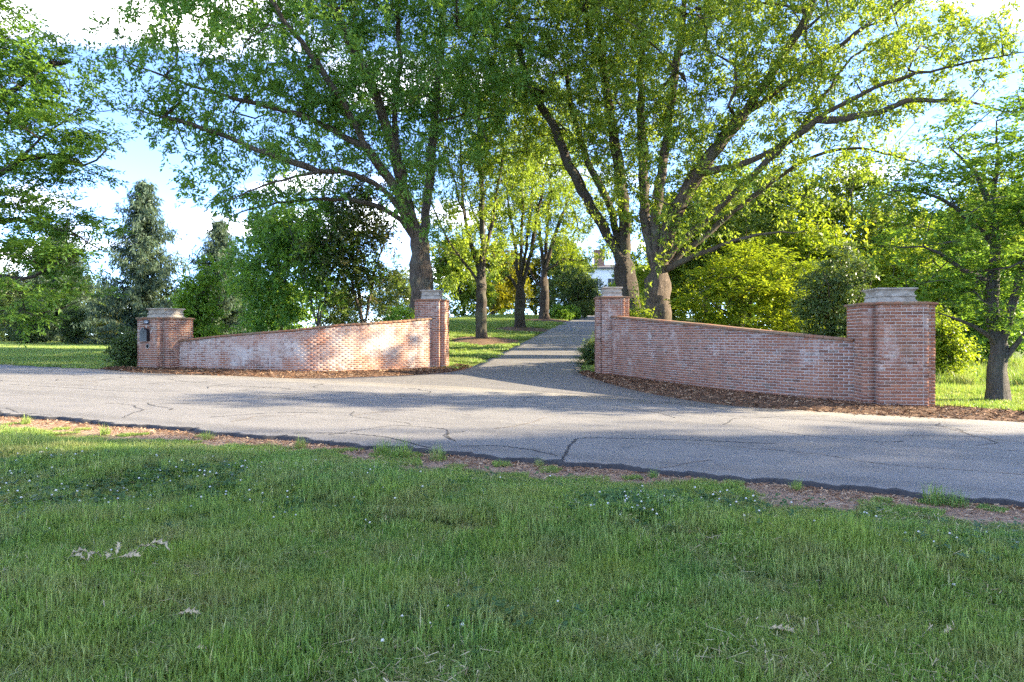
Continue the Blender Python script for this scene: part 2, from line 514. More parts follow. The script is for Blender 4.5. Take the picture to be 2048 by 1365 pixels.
DL = [(-11.4, 19.6), (-9.4, 19.45), (-7.6, 19.15), (-5.9, 19.25), (-4.75, 20.0), (-3.5, 21.3), (-2.55, 22.6), (-1.75, 24.8), (-.83, 29.1), (.4, 33.9), (2.38, 42.7), (4.05, 51.8), (6.6, 67.4), (9.5, 84.), (12.5, 100.)]
DR = [(7.6, 11.7), (6.2, 12.3), (5.1, 12.9), (4.0, 14.3), (3.2, 16.6), (2.75, 19.4), (2.5, 22.4), (2.45, 24.6), (3.0, 28.3), (4.1, 33.2), (6.1, 42.1), (7.75, 51.2), (10.3, 66.8), (13.2, 83.4), (16.2, 99.4)]
L_ = catmull(DL, 12); R_ = catmull(DR, 12)
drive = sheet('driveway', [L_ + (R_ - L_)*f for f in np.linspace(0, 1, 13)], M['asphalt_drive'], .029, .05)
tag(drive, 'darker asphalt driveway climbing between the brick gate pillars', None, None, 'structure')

def ribbon(name, pts, width, mat, lift, parent, seed=0, n=14, wav=.02):
    r = np.random.default_rng(seed)
    P = catmull(pts, n)
    P = np.stack([np.interp(np.linspace(0, len(P)-1, len(P)*3), np.arange(len(P)), P[:, j]) for j in (0, 1)], 1)
    P = P + wav*np.cumsum(r.standard_normal(P.shape)*.25, 0)*np.array([1, 1])*.5 + wav*.5*r.standard_normal(P.shape)
    T = np.gradient(P, axis=0); T /= np.linalg.norm(T, axis=1)[:, None] + 1e-9
    Nn = np.stack([-T[:, 1], T[:, 0]], 1)
    w = width*(.25 + 1.3*r.random(len(P))**1.5)[:, None]; w[0] *= .2; w[-1] *= .2
    A = np.stack([P - Nn*w/2, P + Nn*w/2])
    Z = ground_z(A[..., 0], A[..., 1]) + lift
    V = np.concatenate([A, Z[..., None]], -1).reshape(-1, 3)
    m = len(P); i = np.arange(m-1)
    return obj(name, np_mesh(name, V, np.stack([i, i+1, i+m+1, i+m], 1), mat), parent)

cr = .0385
cracks = [
    ([(.54, 7.25), (.60, 7.8), (.75, 8.5), (.95, 8.95), (1.68, 8.98), (2.5, 8.9), (3.4, 8.75)], .028, 'crack_dark'),
    ([(-.6, 8.15), (-.2, 8.25), (.2, 8.0), (.5, 7.6)], .022, 'crack_dark'),
    ([(-4.6, 13.55), (-3.6, 13.3), (-2.6, 13.9), (-1.2, 13.1), (0, 12.9), (1.6, 12.4), (3.27, 11.9), (5.5, 11.2), (7.4, 10.1)], .022, 'crack_dark'),
    ([(-9.3, 18.2), (-8.0, 17.1), (-6.2, 16.2), (-3.5, 14.9), (-1.7, 14.1)], .02, 'crack_dark'),
    ([(-6.4, 12.0), (-5.4, 12.6), (-4.9, 13.4), (-4.0, 13.9)], .022, 'crack_dark'),
    ([(-4.6, 10.4), (-4.0, 11.0), (-3.5, 11.2), (-3.1, 11.15)], .026, 'crack_dark'),
    ([(-11.5, 15.6), (-9.5, 14.9), (-8.2, 14.4), (-7.2, 14.6)], .022, 'crack_dark'),
    ([(-2.9, 8.95), (-2.2, 9.0), (-1.6, 8.75), (-1.2, 8.3), (-.9, 7.95)], .026, 'crack_dark'),
    ([(2.2, 8.7), (2.81, 8.45), (3.6, 8.05), (4.05, 7.5), (4.7, 7.25), (5.6, 6.95), (7.5, 6.2)], .022, 'crack_light'),
    ([(5.7, 8.9), (6.3, 8.55), (7.4, 8.1), (9, 7.4)], .022, 'crack_light'),
    ([(6.9, 11.1), (6.75, 10.2), (6.68, 9.72), (7.0, 9.2), (7.5, 8.8)], .022, 'crack_light'),
    ([(5.6, 9.75), (6.2, 9.8), (6.68, 9.75)], .018, 'crack_light'),
    ([(1.5, 7.0), (1.9, 7.35), (2.2, 7.55)], .02, 'crack_light'),
]
rc = np.random.default_rng(19)
for k in range(46):                        # finer branching cracks
    t0, n0 = rc.uniform(-24, 5), rc.uniform(7.3, 14.2)
    a0 = rc.choice([0, math.pi/2, 2.4, .7]) + rc.normal(0, .35); q = [rd(t0, n0)]
    for j in range(rc.integers(3, 7)):
        a0 += rc.normal(0, .5); t0 += math.cos(a0)*rc.uniform(.25, .7); n0 = float(np.clip(n0 + math.sin(a0)*rc.uniform(.25, .7), 7.1, 14.4)); q.append(rd(t0, n0))
    cracks.append((q, rc.uniform(.012, .022), 'crack_dark' if rc.random() < .8 else 'crack_light'))
for k, (p, w, m) in enumerate(cracks):
    ribbon('crack', p, w, M[m], cr + .001*(k % 3), road, 30 + k)

# crumbling tar edge and litter along the near road edge
te = np.arange(-30, 14, .05)
re_ = np.random.default_rng(41)
wob_e = np.interp(te, ts, ragged)
n_in = 6.95 + wob_e + .02 + .05*np.abs(np.sin(te*1.9) + .6*np.sin(te*5.3+1) + .5*re_.standard_normal(len(te)))
A_ = np.stack([np.stack(rd(te, 6.95 + wob_e - .03), -1), np.stack(rd(te, n_in), -1)])
Zb = ground_z(A_[..., 0], A_[..., 1]); Zb[0] += -.045; Zb[1] += .0415
Zm = ground_z(A_[0, :, 0], A_[0, :, 1]) + .0415
Ve = np.concatenate([np.concatenate([A_[0], Zb[0][:, None]], 1), np.concatenate([A_[0] + NU*.012, Zm[:, None]], 1), np.concatenate([A_[1], Zb[1][:, None]], 1)])
m_ = len(te); i_ = np.arange(m_-1)
obj('broken_edge', np_mesh('broken_edge', Ve, np.concatenate([np.stack([k_*m_+i_, k_*m_+i_+1, (k_+1)*m_+i_+1, (k_+1)*m_+i_], 1) for k_ in (0, 1)]), M['crack_dark']), road)
kq = 16000
tq = re_.uniform(-16, 5, kq); nq = 6.95 - np.abs(re_.normal(0, .38, kq))
xq, yq = rd(tq, nq)
aq = re_.random(kq)*6.283; Lq = re_.uniform(.006, .035, kq); wq = re_.uniform(.0015, .006, kq)
Pq = np.stack([xq, yq, turf_z(xq, yq) + .006 + .008*re_.random(kq)], 1)
Dq = np.stack([np.cos(aq), np.sin(aq), re_.normal(0, .25, kq)], 1)*Lq[:, None]; Sq = np.stack([-np.sin(aq), np.cos(aq), re_.normal(0, .3, kq)], 1)*wq[:, None]
vl = obj('verge_litter', np_mesh('verge_litter', np.stack([Pq-Dq-Sq, Pq+Dq-Sq, Pq+Dq+Sq, Pq-Dq+Sq], 1).reshape(-1, 3), np.arange(4*kq).reshape(-1, 4), M['chip'], False, {'tint': np.clip(.35 + .75*re_.random(kq), 0, 1)}))
tag(vl, 'dry needles and grit scattered along the bare road verge', 'litter', None, 'stuff')

# ------------------------------------------------------------------ brickwork
BL, BH, BD = .190, .0548, .09
PL, PH = .2035, .0677
def brick_template(seed):
    r = np.random.default_rng(seed)
    b = .0045
    j = lambda s: r.uniform(-s, s)
    y0 = -.004
    x, h = BL/2, BH
    back = [(-x, BD, 0), (x, BD, 0), (x, BD, h), (-x, BD, h)]
    midr = [(-x+j(.002), b, 0), (x+j(.002), b, 0), (x+j(.002), b, h), (-x+j(.002), b, h)]
    front = [(-x+b+abs(j(.004)), y0+j(.0015), b+abs(j(.002))), (x-b-abs(j(.004)), y0+j(.0015), b+abs(j(.002))),
             (x-b-abs(j(.004)), y0+j(.0015), h-b-abs(j(.002))), (-x+b+abs(j(.004)), y0+j(.0015), h-b-abs(j(.002)))]
    V = np.array(back + midr + front)
    Fc = []
    for a, c in ((0, 4), (4, 8)):
        for i in range(4):
            k = (i+1) % 4
            Fc.append((a+i, c+i, c+k, a+k))
    Fc.append((8, 9, 10, 11))
    Fc = [f[::-1] if n < 8 else f for n, f in enumerate(Fc)]
    return V, np.array(Fc)
BT = [brick_template(s) for s in range(6)]
brick_meshes = {}
def brick_mesh(k, matkey):
    if (k, matkey) not in brick_meshes:
        V, Fc = BT[k]
        brick_meshes[(k, matkey)] = np_mesh('brick', V, Fc, M[matkey])
    return brick_meshes[(k, matkey)]

def lay_bricks(root, bricks, matkey, limit=300, seed=0):
    """bricks: rows of x, y, z, angle, length, height. The ones that show largest become parts, the rest one joined part."""
    r = random.Random(seed)
    base = np.array(root.location)
    B = np.array(bricks)
    d = np.hypot(B[:, 0], B[:, 1])
    outw = np.stack([np.sin(B[:, 3]), -np.cos(B[:, 3])], 1)
    face = -(outw[:, 0]*B[:, 0] + outw[:, 1]*B[:, 1]) / d
    vis = (face > .06) & (B[:, 2] + B[:, 5] > ground_z(B[:, 0], B[:, 1]) + .03)
    size = np.where(vis, B[:, 4]*B[:, 5]*face/d**2, 0)
    order = np.argsort(-size)
    keep = [i for i in order[:limit] if size[i] > 0]
    ks = set(keep)
    for i in keep:
        x, y, z, a, l, h = B[i]
        obj('brick', brick_mesh(r.randrange(6), matkey), root, (x-base[0], y-base[1], z-base[2]), (0, 0, a + r.uniform(-.006, .006)), (l/BL, 1 + r.uniform(-.02, .02), h/BH))
    VV, FF, nv = [], [], 0
    for i in range(len(B)):
        if i in ks: continue
        x, y, z, a, l, h = B[i]
        V, Fc = BT[r.randrange(6)]
        a += r.uniform(-.006, .006)
        ca, sa = math.cos(a), math.sin(a)
        W = V * np.array([l/BL, 1, h/BH])
        W = np.stack([W[:, 0]*ca - W[:, 1]*sa + x - base[0], W[:, 0]*sa + W[:, 1]*ca + y - base[1], W[:, 2] + z - base[2]], 1)
        VV.append(W); FF.append(Fc + nv); nv += len(V)
    if VV:
        o = obj('brickwork', np_mesh('brickwork', np.concatenate(VV), np.concatenate(FF), M[matkey]), root)
        o['kind'] = 'stuff'

def coping_piece():
    prof = [(-.035, .0), (-.05, .012), (-.054, .03), (-.046, .05), (-.028, .064), (0, .07), (.3, .07), (.328, .064), (.346, .05), (.354, .03), (.35, .012), (.335, .0)]
    mb = MB()
    mb.rings([[(x, y, z) for y, z in prof] for x in (-.097, -.094, .094, .097)])
    V = np.array(mb.v); n = len(prof)
    for e in (0, 3):
        V[e*n:(e+1)*n, 1] = (V[e*n:(e+1)*n, 1] - .15)*.985 + .15
        V[e*n:(e+1)*n, 2] = (V[e*n:(e+1)*n, 2] - .035)*.93 + .035
    mb.v = [tuple(p) for p in V]
    return mb.mesh('coping_brick', M['coping'], True)
COPING = coping_piece()

def brick_wall(label, ctrl, tops, matkey, mortar, seed):
    ctrl = np.array(ctrl)
    P = catmull(ctrl, 40)
    seg = np.hypot(*np.diff(P, axis=0).T)
    S = np.concatenate([[0], np.cumsum(seg)])
    Ltot = S[-1]
    cs = S[np.arange(len(ctrl))*40]
    def pt(s): return np.array([np.interp(s, S, P[:, 0]), np.interp(s, S, P[:, 1])])
    def ang(s):
        d = pt(min(s+.05, Ltot)) - pt(max(s-.05, 0)); return math.atan2(d[1], d[0])
    def top(s): return float(np.interp(s, cs, tops))
    mid = pt(Ltot/2)
    root = thing('brick_wall', label, 'wall', (mid[0], mid[1], gz(*mid)))
    base = np.array(root.location)
    # mortar body
    ss = np.linspace(0, Ltot, 90)
    rows = [[], [], [], []]
    for s in ss:
        p = pt(s); a = ang(s); inn = np.array([-math.sin(a), math.cos(a)])
        f = p + inn*.0045; b = p + inn*.30
        zt = top(s) - .062
        rows[0].append((*f, -.7)); rows[1].append((*f, zt)); rows[2].append((*b, zt)); rows[3].append((*b, -.7))
    A = np.array(rows) - base
    m = len(ss); i = np.arange(m-1)
    fs = [np.stack([k*m+i, k*m+i+1, ((k+1) % 4)*m+i+1, ((k+1) % 4)*m+i], 1) for k in range(4)]
    ends = np.array([[0, m, 2*m, 3*m], [m-1, 4*m-1, 3*m-1, 2*m-1]])
    obj('mortar', np_mesh('mortar', A.reshape(-1, 3), fs + [ends], M[mortar]), root)
    bricks = []
    r = random.Random(seed)
    for k in range(-6, 40):
        z = k*PH
        s = -(PL/2 if k % 2 else 0) + PL/2
        while s < Ltot + PL/2:
            s0, s1 = max(s - PL/2, 0), min(s + PL/2, Ltot)
            if s1 - s0 > .04:
                sc = (s0+s1)/2
                lim = min(top(s0), top(s1)) - .064
                g = gz(*pt(sc))
                h = min(BH, lim - z)
                if h > .015 and z + BH > g - .08:
                    p = pt(sc); a = ang(sc)
                    off = r.uniform(-.0015, .0015)
                    bricks.append((p[0]-math.sin(a)*off, p[1]+math.cos(a)*off, z, a, s1-s0-(PL-BL), h))
            s += PL
    lay_bricks(root, bricks, matkey, 300, seed)
    s = .1
    while s < Ltot:
        p = pt(s); a = ang(s)
        sl = math.atan2(top(min(s+.1, Ltot)) - top(max(s-.1, 0)), min(s+.1, Ltot) - max(s-.1, 0))
        o = obj('coping_brick', COPING, root, (p[0]-base[0], p[1]-base[1], top(s)-.064-base[2] + r.uniform(-.002, .002)), (0, -sl, a + r.uniform(-.006, .006)))
        s += .199
    return root

RW = brick_wall('right hand curved brick wall, patchy white bloom, sloping down to the broad near pillar',
                [(3.36, 23.02), (5.0, 18.3), (6.4, 15.6), (7.42, 14.72)], [2.06, 1.708, 1.443, 1.32], 'brick_right', 'mortar_right', 3)
LW = brick_wall('left hand curved brick wall, heavily whitened, rising from the mailbox pillar to the gate',
                [(-11.1, 22.68), (-9.6, 22.42), (-7.1, 21.9), (-5.67, 22.4), (-4.22, 23.55), (-2.86, 24.95)], [1.24, 1.40, 1.583, 1.765, 1.886, 2.045], 'brick_left', 'mortar_left', 8)

def brick_pillar(label, cx, cy, theta, a, n, ztop, cap, matkey, mortar, seed, cap_h=.31):
    """a = half width of the proud face, n = depth of the notched corners; cross-shaped plan"""
    h = a + n
    out = [(-a, -h), (a, -h), (a, -a), (h, -a), (h, a), (a, a), (a, h), (-a, h), (-a, a), (-h, a), (-h, -a), (-a, -a)]
    g = gz(cx, cy)
    root = thing('brick_pillar', label, 'pillar', (cx, cy, g))
    ca, sa = math.cos(-theta), math.sin(-theta)
    def W(x, y): return (cx + x*ca - y*sa, cy + x*sa + y*ca)
    def loc(x, y, z):
        w = W(x, y); return (w[0]-cx, w[1]-cy, z-g)
    def offs(d):
        # offset the outline outwards by d
        res = []
        m = len(out)
        for i in range(m):
            p0, p1, p2 = np.array(out[i-1]), np.array(out[i]), np.array(out[(i+1) % m])
            e1 = (p1-p0)/np.linalg.norm(p1-p0); e2 = (p2-p1)/np.linalg.norm(p2-p1)
            n1 = np.array([e1[1], -e1[0]]); n2 = np.array([e2[1], -e2[0]])
            res.append(p1 + (n1+n2)*d)
        return res
    mb = MB()
    mb.rings([[loc(*p, z) for p in offs(-.0045)] for z in (g-.6, ztop)])
    obj('mortar', mb.mesh('mortar', M[mortar]), root)
    bricks = []
    ncourse = int((ztop - g + .12)/PH) + 1
    for i in range(12):
        p0, p1 = np.array(out[i]), np.array(out[(i+1) % 12])
        L = np.linalg.norm(p1-p0); e = (p1-p0)/L
        prev = p0 - np.array(out[i-1]); nxt = np.array(out[(i+2) % 12]) - p1
        cvx0 = prev[0]*e[1] - prev[1]*e[0] > 0
        cvx1 = e[0]*nxt[1] - e[1]*nxt[0] > 0
        ang = math.atan2(e[1], e[0]) - theta
        for k in range(ncourse):
            z = ztop - .004 - (k+1)*PH + .01
            q = (i + k) % 2
            s0 = .1018 if (q and cvx0) else 0.0
            s1 = L - (.1018 if (q and cvx1) else 0.0)
            ln = s1 - s0
            npc = max(1, round(ln/PL*2)/2)
            pitch = ln/npc
            s = s0
            while s < s1 - 1e-4:
                l = min(pitch, s1 - s)
                lead = .005 if (s > s0 + 1e-4 or q or not cvx0) else -.0045
                trail = .005 if (s + l < s1 - 1e-4 or q or not cvx1) else -.0045
                A0, A1 = s + lead, s + l - trail
                c = p0 + e*(A0+A1)/2
                w = W(*c)
                bricks.append((w[0], w[1], z, ang, A1-A0, BH))
                s += l
    lay_bricks(root, bricks, matkey, 300, seed)
    mb = MB()
    prof = [(-.02, -.002), (.02, .0), (.043, .012), (.048, .03), (.04, .05), (.02, .058), (-.04, .064)]
    mb.rings([[loc(*p, ztop + z) for p in offs(d)] for d, z in prof])
    obj('ledge', mb.mesh('ledge', M['coping']), root)
    mb = MB()
    prof = [(1.04, 0), (1.04, .02), (1.0, .035), (.95, .075), (.925, .115), (.985, .128), (.99, .15), (.915, .165), (.905, .215), (.935, .245), (1.02, .275), (1.06, .285), (1.06, .305), (1.0, .312)]
    k = cap_h/.312
    mb.rings([[loc(x*cap*w, y*cap*w, ztop + .062 + z*k) for x, y in ((-1, -1), (1, -1), (1, 1), (-1, 1))] for w, z in prof])
    obj('capstone', mb.mesh('capstone', M['limestone']), root)
    return root, W

PRO, _ = brick_pillar('broad brick pillar at the right end of the right wall, grey moulded capstone', 8.087, 14.63, R(7), .47, .235, 2.02, .385, 'brick_pillar', 'mortar_right', 11)
PRI, _ = brick_pillar('slim tall brick gate pillar right of the driveway opening', 3.44, 23.56, R(2), .375, .175, 2.655, .325, 'brick_pillar', 'mortar_right', 12, .33)
PLI, _ = brick_pillar('slim tall brick gate pillar left of the driveway, its side face in sun', -2.98, 25.46, R(6), .39, .175, 2.665, .345, 'brick_pillar', 'mortar_left', 13, .35)
PLO, WLO = brick_pillar('low brick pillar holding the black mailbox at the left wall end', -11.66, 23.0, R(24), .47, .235, 1.93, .40, 'brick_pillar', 'mortar_left', 14, .31)

# mailbox, number plate and paper tube in the mailbox pillar
mz = 1.386 + (672 - 683)/61.3
fa = -R(24)
def front(x, d, z):                    # x along the pillar's front, d out of it
    w = WLO(x, -.705 - d); return (w[0], w[1], z)
mail = thing('mailbox', 'black arched metal mailbox set into the left pillar', 'mailbox', front(-.03, 0, mz), fa)
def arch(w, h, n=12):
    pts = [(-w, 0), (w, 0)]
    for k in range(n+1):
        a = math.pi*k/n
        pts.append((w*math.cos(a), h - w + w*math.sin(a)))
    return pts
mb = MB(); mb.rings([[(x, y, z) for x, z in arch(.155, .42)] for y in (.05, -.115)]); obj('box', mb.mesh('box', M['black_metal']), mail)
mb = MB(); mb.rings([[(x*s, y, .01+z*s) for x, z in arch(.165, .435)] for y, s in ((-.105, 1), (-.125, 1), (-.135, .94))]); door = obj('door', mb.mesh('door', M['black_metal']), mail)
mb = MB(); mb.box(-.03, .03, -.16, -.135, .30, .325); obj('handle', mb.mesh('handle', M['black_metal']), door)
mb = MB(); mb.box(-.1, .1, -.141, -.134, .10, .112); mb.box(-.1, .1, -.141, -.134, .17, .182); obj('rib', mb.mesh('rib', M['black_metal']), door)
base = np.array(PLO.location)
pz = 1.386 + (672 - 648)/61.3
mb = MB(); mb.box(-.125, .125, -.02, .01, 0, .125)
plate = obj('number_plate', mb.mesh('number_plate', M['black_plate']), PLO, tuple(np.array(front(-.02, .004, pz)) - base), (0, 0, fa))
cu = bpy.data.curves.new('digits', 'FONT'); cu.body = '1001'; cu.size = .105; cu.align_x = 'CENTER'; cu.extrude = .003
cu.materials.append(M['digit_white'])
dg = bpy.data.objects.new('digits', cu); COL.objects.link(dg); dg.parent = plate; dg.location = (0, -.0235, .025); dg.rotation_euler = (R(90), 0, 0)
def arc_bricks():
    for k in range(7):
        a = math.pi*(k+.5)/7
        mb = MB(); mb.box(-.028, .028, -.012, .03, .185, .26)
        x, z = 0, 0
        o = obj('arch_brick', mb.mesh('arch_brick', M['mortar_left'] if k % 3 == 0 else M['brick_pillar']), PLO,
                tuple(np.array(front(-.03, .0, mz + .265)) - base), (0, a - math.pi/2, fa))
arc_bricks()
mb = MB()
circ = lambda r, y, n=20: [(r*math.cos(2*math.pi*k/n), y, r*math.sin(2*math.pi*k/n)) for k in range(n)]
mb.rings([circ(.085, .02), circ(.085, -.012), circ(.062, -.012), circ(.062, .06)], False, False)
tube = obj('paper_tube', mb.mesh('paper_tube', M['clay_tube']), PLO, tuple(np.array(front(.03, .004, 1.386 + (672-693)/61.3)) - base), (0, 0, fa))
mb = MB(); mb.add(circ(.0625, -.007), [tuple(range(20))]); obj('tube_inside', mb.mesh('tube_inside', M['bore_shade']), tube)  # flat disc across the tube mouth, the hollow's shade put into its colour

# mulch beds between walls and asphalt
def wall_front(ctrl, n): return catmull(ctrl, n)
def mulch_bed(name, inner, outer, label, seed, chips):
    r = np.random.default_rng(seed)
    I = catmull(inner, 16); O = catmull(outer, 16)
    u = np.linspace(0, 1, 120)
    def res(Pq):
        s = np.concatenate([[0], np.cumsum(np.hypot(*np.diff(Pq, axis=0).T))]); s /= s[-1]
        return np.stack([np.interp(u, s, Pq[:, 0]), np.interp(u, s, Pq[:, 1])], 1)
    I, O = res(I), res(O)
    rows, zs = [], []
    for f in np.linspace(0, 1, 10):
        A = I + (O-I)*f + (r.standard_normal(I.shape)*.02 if 0 < f else 0)
        rows.append(A)
        zs.append(ground_z(A[:, 0], A[:, 1]) + .055*(1-f)**1.5 + .05*np.sin(math.pi*min(f*1.02, 1))*(.5+.5*r.random(len(A))) + (.012 if f < 1 else .0))
    A = np.array(rows); Z = np.array(zs)
    V = np.concatenate([A, Z[..., None]], -1)
    n, m = Z.shape
    i = (np.arange(n-1)[:, None]*m + np.arange(m-1)[None, :]).ravel()
    bed = obj(name, np_mesh(name, V.reshape(-1, 3), np.stack([i, i+m, i+m+1, i+1], 1), M['mulch'], True))
    tag(bed, label, None, None, 'structure')
    # loose bark strips and needles
    k = chips
    fi = r.random(k)*(n-1.001); ui = r.random(k)*(m-1.001)
    f0, u0 = fi.astype(int), ui.astype(int); ff, uf = (fi-f0)[:, None], (ui-u0)[:, None]
    P = (V[f0, u0]*(1-ff)*(1-uf) + V[f0+1, u0]*ff*(1-uf) + V[f0, u0+1]*(1-ff)*uf + V[f0+1, u0+1]*ff*uf)
    P[:, 2] += .006 + .012*r.random(k)
    a = r.random(k)*2*np.pi; L = r.uniform(.02, .075, k); w = r.uniform(.003, .012, k); tilt = r.normal(0, .3, k)
    D = np.stack([np.cos(a), np.sin(a), tilt], 1); D /= np.linalg.norm(D, axis=1)[:, None]
    Sd = np.stack([-np.sin(a), np.cos(a), r.normal(0, .4, k)], 1)
    q = np.stack([P - D*L[:, None] - Sd*w[:, None], P + D*L[:, None] - Sd*w[:, None], P + D*L[:, None] + Sd*w[:, None], P - D*L[:, None] + Sd*w[:, None]], 1)
    ch = obj('bark_chips', np_mesh('bark_chips', q.reshape(-1, 3), np.arange(4*k).reshape(-1, 4), M['chip'], False, {'tint': r.random(k)**1.3}), bed)
    ch['kind'] = 'stuff'
    return bed
mulch_bed('mulch_bed', [(2.75, 24.6), (3.0, 23.3), (3.46, 22.9), (5.02, 18.4), (6.42, 15.68), (7.3, 14.75), (7.4, 14.3), (8.5, 13.9), (9.2, 13.9), (9.9, 13.2)],
          [(2.42, 24.6), (2.38, 23.2), (2.46, 22.0), (2.75, 19.3), (3.25, 16.55), (4.1, 14.2), (5.3, 12.85), (6.5, 12.05), (8.2, 11.75), (9.7, 11.25)], 'brown bark mulch strip below the right brick wall', 5, 9000)
mulch_bed('mulch_bed', [(-13.1, 22.6), (-12.4, 22.5), (-11.5, 22.3), (-11.1, 22.75), (-9.6, 22.5), (-7.1, 21.98), (-5.67, 22.48), (-4.25, 23.65), (-2.95, 24.95), (-2.3, 25.2), (-2.2, 26.3)],
          [(-13.3, 21.9), (-11.7, 20.6), (-11.0, 20.0), (-10.0, 19.6), (-8.4, 19.4), (-6.8, 19.25), (-5.6, 19.5), (-4.3, 20.55), (-2.9, 22.2), (-2.05, 24.0), (-1.5, 26.1)], 'brown bark mulch strip below the left brick wall', 6, 9000)

# ------------------------------------------------------------------ trees
class Skeleton:
    def __init__(self, base):
        self.P = [np.array(base, float)]; self.par = [-1]; self.tag = [0]
    def chain(self, start, pts, tagv, step=.5, wob=.03, r=None):
        """smooth chain of nodes from node index start through pts"""
        ctrl = np.vstack([self.P[start], np.array(pts, float)])
        C = catmull(ctrl, 8)
        s = np.concatenate([[0], np.cumsum(np.linalg.norm(np.diff(C, axis=0), axis=1))])
        k = max(2, int(s[-1]/step))
        idx = start; ids = []
        for u in np.linspace(0, s[-1], k+1)[1:]:
            p = np.array([np.interp(u, s, C[:, j]) for j in range(3)])
            if r is not None: p = p + r.normal(0, wob, 3)
            self.P.append(p); self.par.append(idx); self.tag.append(tagv)
            idx = len(self.P) - 1; ids.append(idx)
        return ids
    def nearest(self, p, tags=None):
        A = np.array(self.P); d = np.linalg.norm(A - p, axis=1)
        if tags is not None: d = np.where(np.isin(self.tag, tags), d, 1e9)
        return int(np.argmin(d))
    def grow(self, targets, tagv, step, r, up=.15, avoid_below=0.0, wob=.04):
        cap = len(self.P) + int(len(targets)*30) + 10
        A = np.zeros((cap, 3)); n = len(self.P); A[:n] = self.P
        T = np.asarray(targets)
        d0 = np.array([np.min(np.linalg.norm(A[:n] - t, axis=1)) for t in T])
        for ti in np.argsort(d0):
            t = T[ti]
            dv = t - A[:n]
            d = np.linalg.norm(dv, axis=1)
            cost = d*(1 + .5*np.clip(-dv[:, 2]/(d+1e-6), 0, 1))
            if avoid_below: cost = np.where(A[:n, 2] < avoid_below, cost + 3, cost)
            j = int(np.argmin(cost)); L = d[j]
            if L < .05: continue
            pj = A[j]; pp = self.par[j]
            dirp = (pj - A[pp]) if pp >= 0 else np.array([0, 0, 1.])
            dirp = dirp/(np.linalg.norm(dirp)+1e-6)
            c = pj + dirp*L*.3 + (t-pj)*.25 + np.array([0, 0, up*L])
            k = max(1, int(L/step)); idx = j
            for u in np.linspace(0, 1, k+1)[1:]:
                q = (1-u)**2*pj + 2*u*(1-u)*c + u*u*t
                if u < 1: q = q + r.normal(0, wob*min(L, 1.5), 3)
                self.P.append(q); self.par.append(idx); self.tag.append(tagv)
                A[n] = q; idx = n; n += 1
    def radii(self, r_root, r_tip):
        n = len(self.P); par = np.array(self.par)
        cnt = np.zeros(n); has = np.zeros(n, bool); has[par[par >= 0]] = True
        cnt[~has] = 1
        for i in range(n-1, 0, -1): cnt[par[i]] += cnt[i]
        p = math.log(r_root/r_tip)/math.log(max(cnt[0], 2))
        return r_tip*cnt**p, cnt

def tubes(P, par, rad, cnt, sel, sides):
    """mesh of the edges par[i]->i for i in sel"""
    n = len(P)
    T = np.zeros((n, 3)); T[1:] = P[1:] - P[par[1:]]
    T[0] = (0, 0, 1)
    main = np.full(n, -1); best = np.zeros(n)
    for i in range(1, n):
        if cnt[i] > best[par[i]]: best[par[i]] = cnt[i]; main[par[i]] = i
    T /= np.linalg.norm(T, axis=1)[:, None] + 1e-9
    T2 = T.copy(); hm = main >= 0
    T2[hm] = T[hm] + T[main[hm]]
    T2 /= np.linalg.norm(T2, axis=1)[:, None] + 1e-9
    ref = np.array([.83, .31, .17]); ref /= np.linalg.norm(ref)
    U = np.cross(T2, ref); U /= np.linalg.norm(U, axis=1)[:, None] + 1e-9
    W = np.cross(T2, U)
    a = np.linspace(0, 2*np.pi, sides, endpoint=False)
    ca, sa = np.cos(a), np.sin(a)
    def ring(p, u, w, r):
        z = p[:, 2:3]
        k = 1 + np.clip((r[:, None] - .06)*.9, 0, .13)*(np.cos(3*a[None, :] + 1.7*np.sin(z*1.3)) + .7*np.cos(5*a[None, :] - 2.1*z + 1) + .5*np.sin(2*a[None, :] + 3.3*z)) if sides >= 7 else 1.0
        rr = (r[:, None]*k)[:, :, None]
        return p[:, None, :] + rr*(u[:, None, :]*ca[None, :, None] + w[:, None, :]*sa[None, :, None])
    sel = np.asarray(sel)
    pa = par[sel]
    r0 = np.where(main[pa] == sel, rad[pa], np.minimum(rad[sel]*1.15, rad[pa]))
    usep = (main[pa] == sel)[:, None]
    u0 = np.where(usep, U[pa], U[sel]); w0 = np.where(usep, W[pa], W[sel])
    R0 = ring(P[pa], u0, w0, r0); R1 = ring(P[sel], U[sel], W[sel], rad[sel])
    m = len(sel)
    V = np.concatenate([R0, R1], 1).reshape(-1, 3)
    b = np.arange(m)[:, None]*2*sides; k = np.arange(sides)[None, :]; k2 = (k+1) % sides
    F_ = np.stack([b+k, b+k2, b+sides+k2, b+sides+k], -1).reshape(-1, 4)
    return V, F_

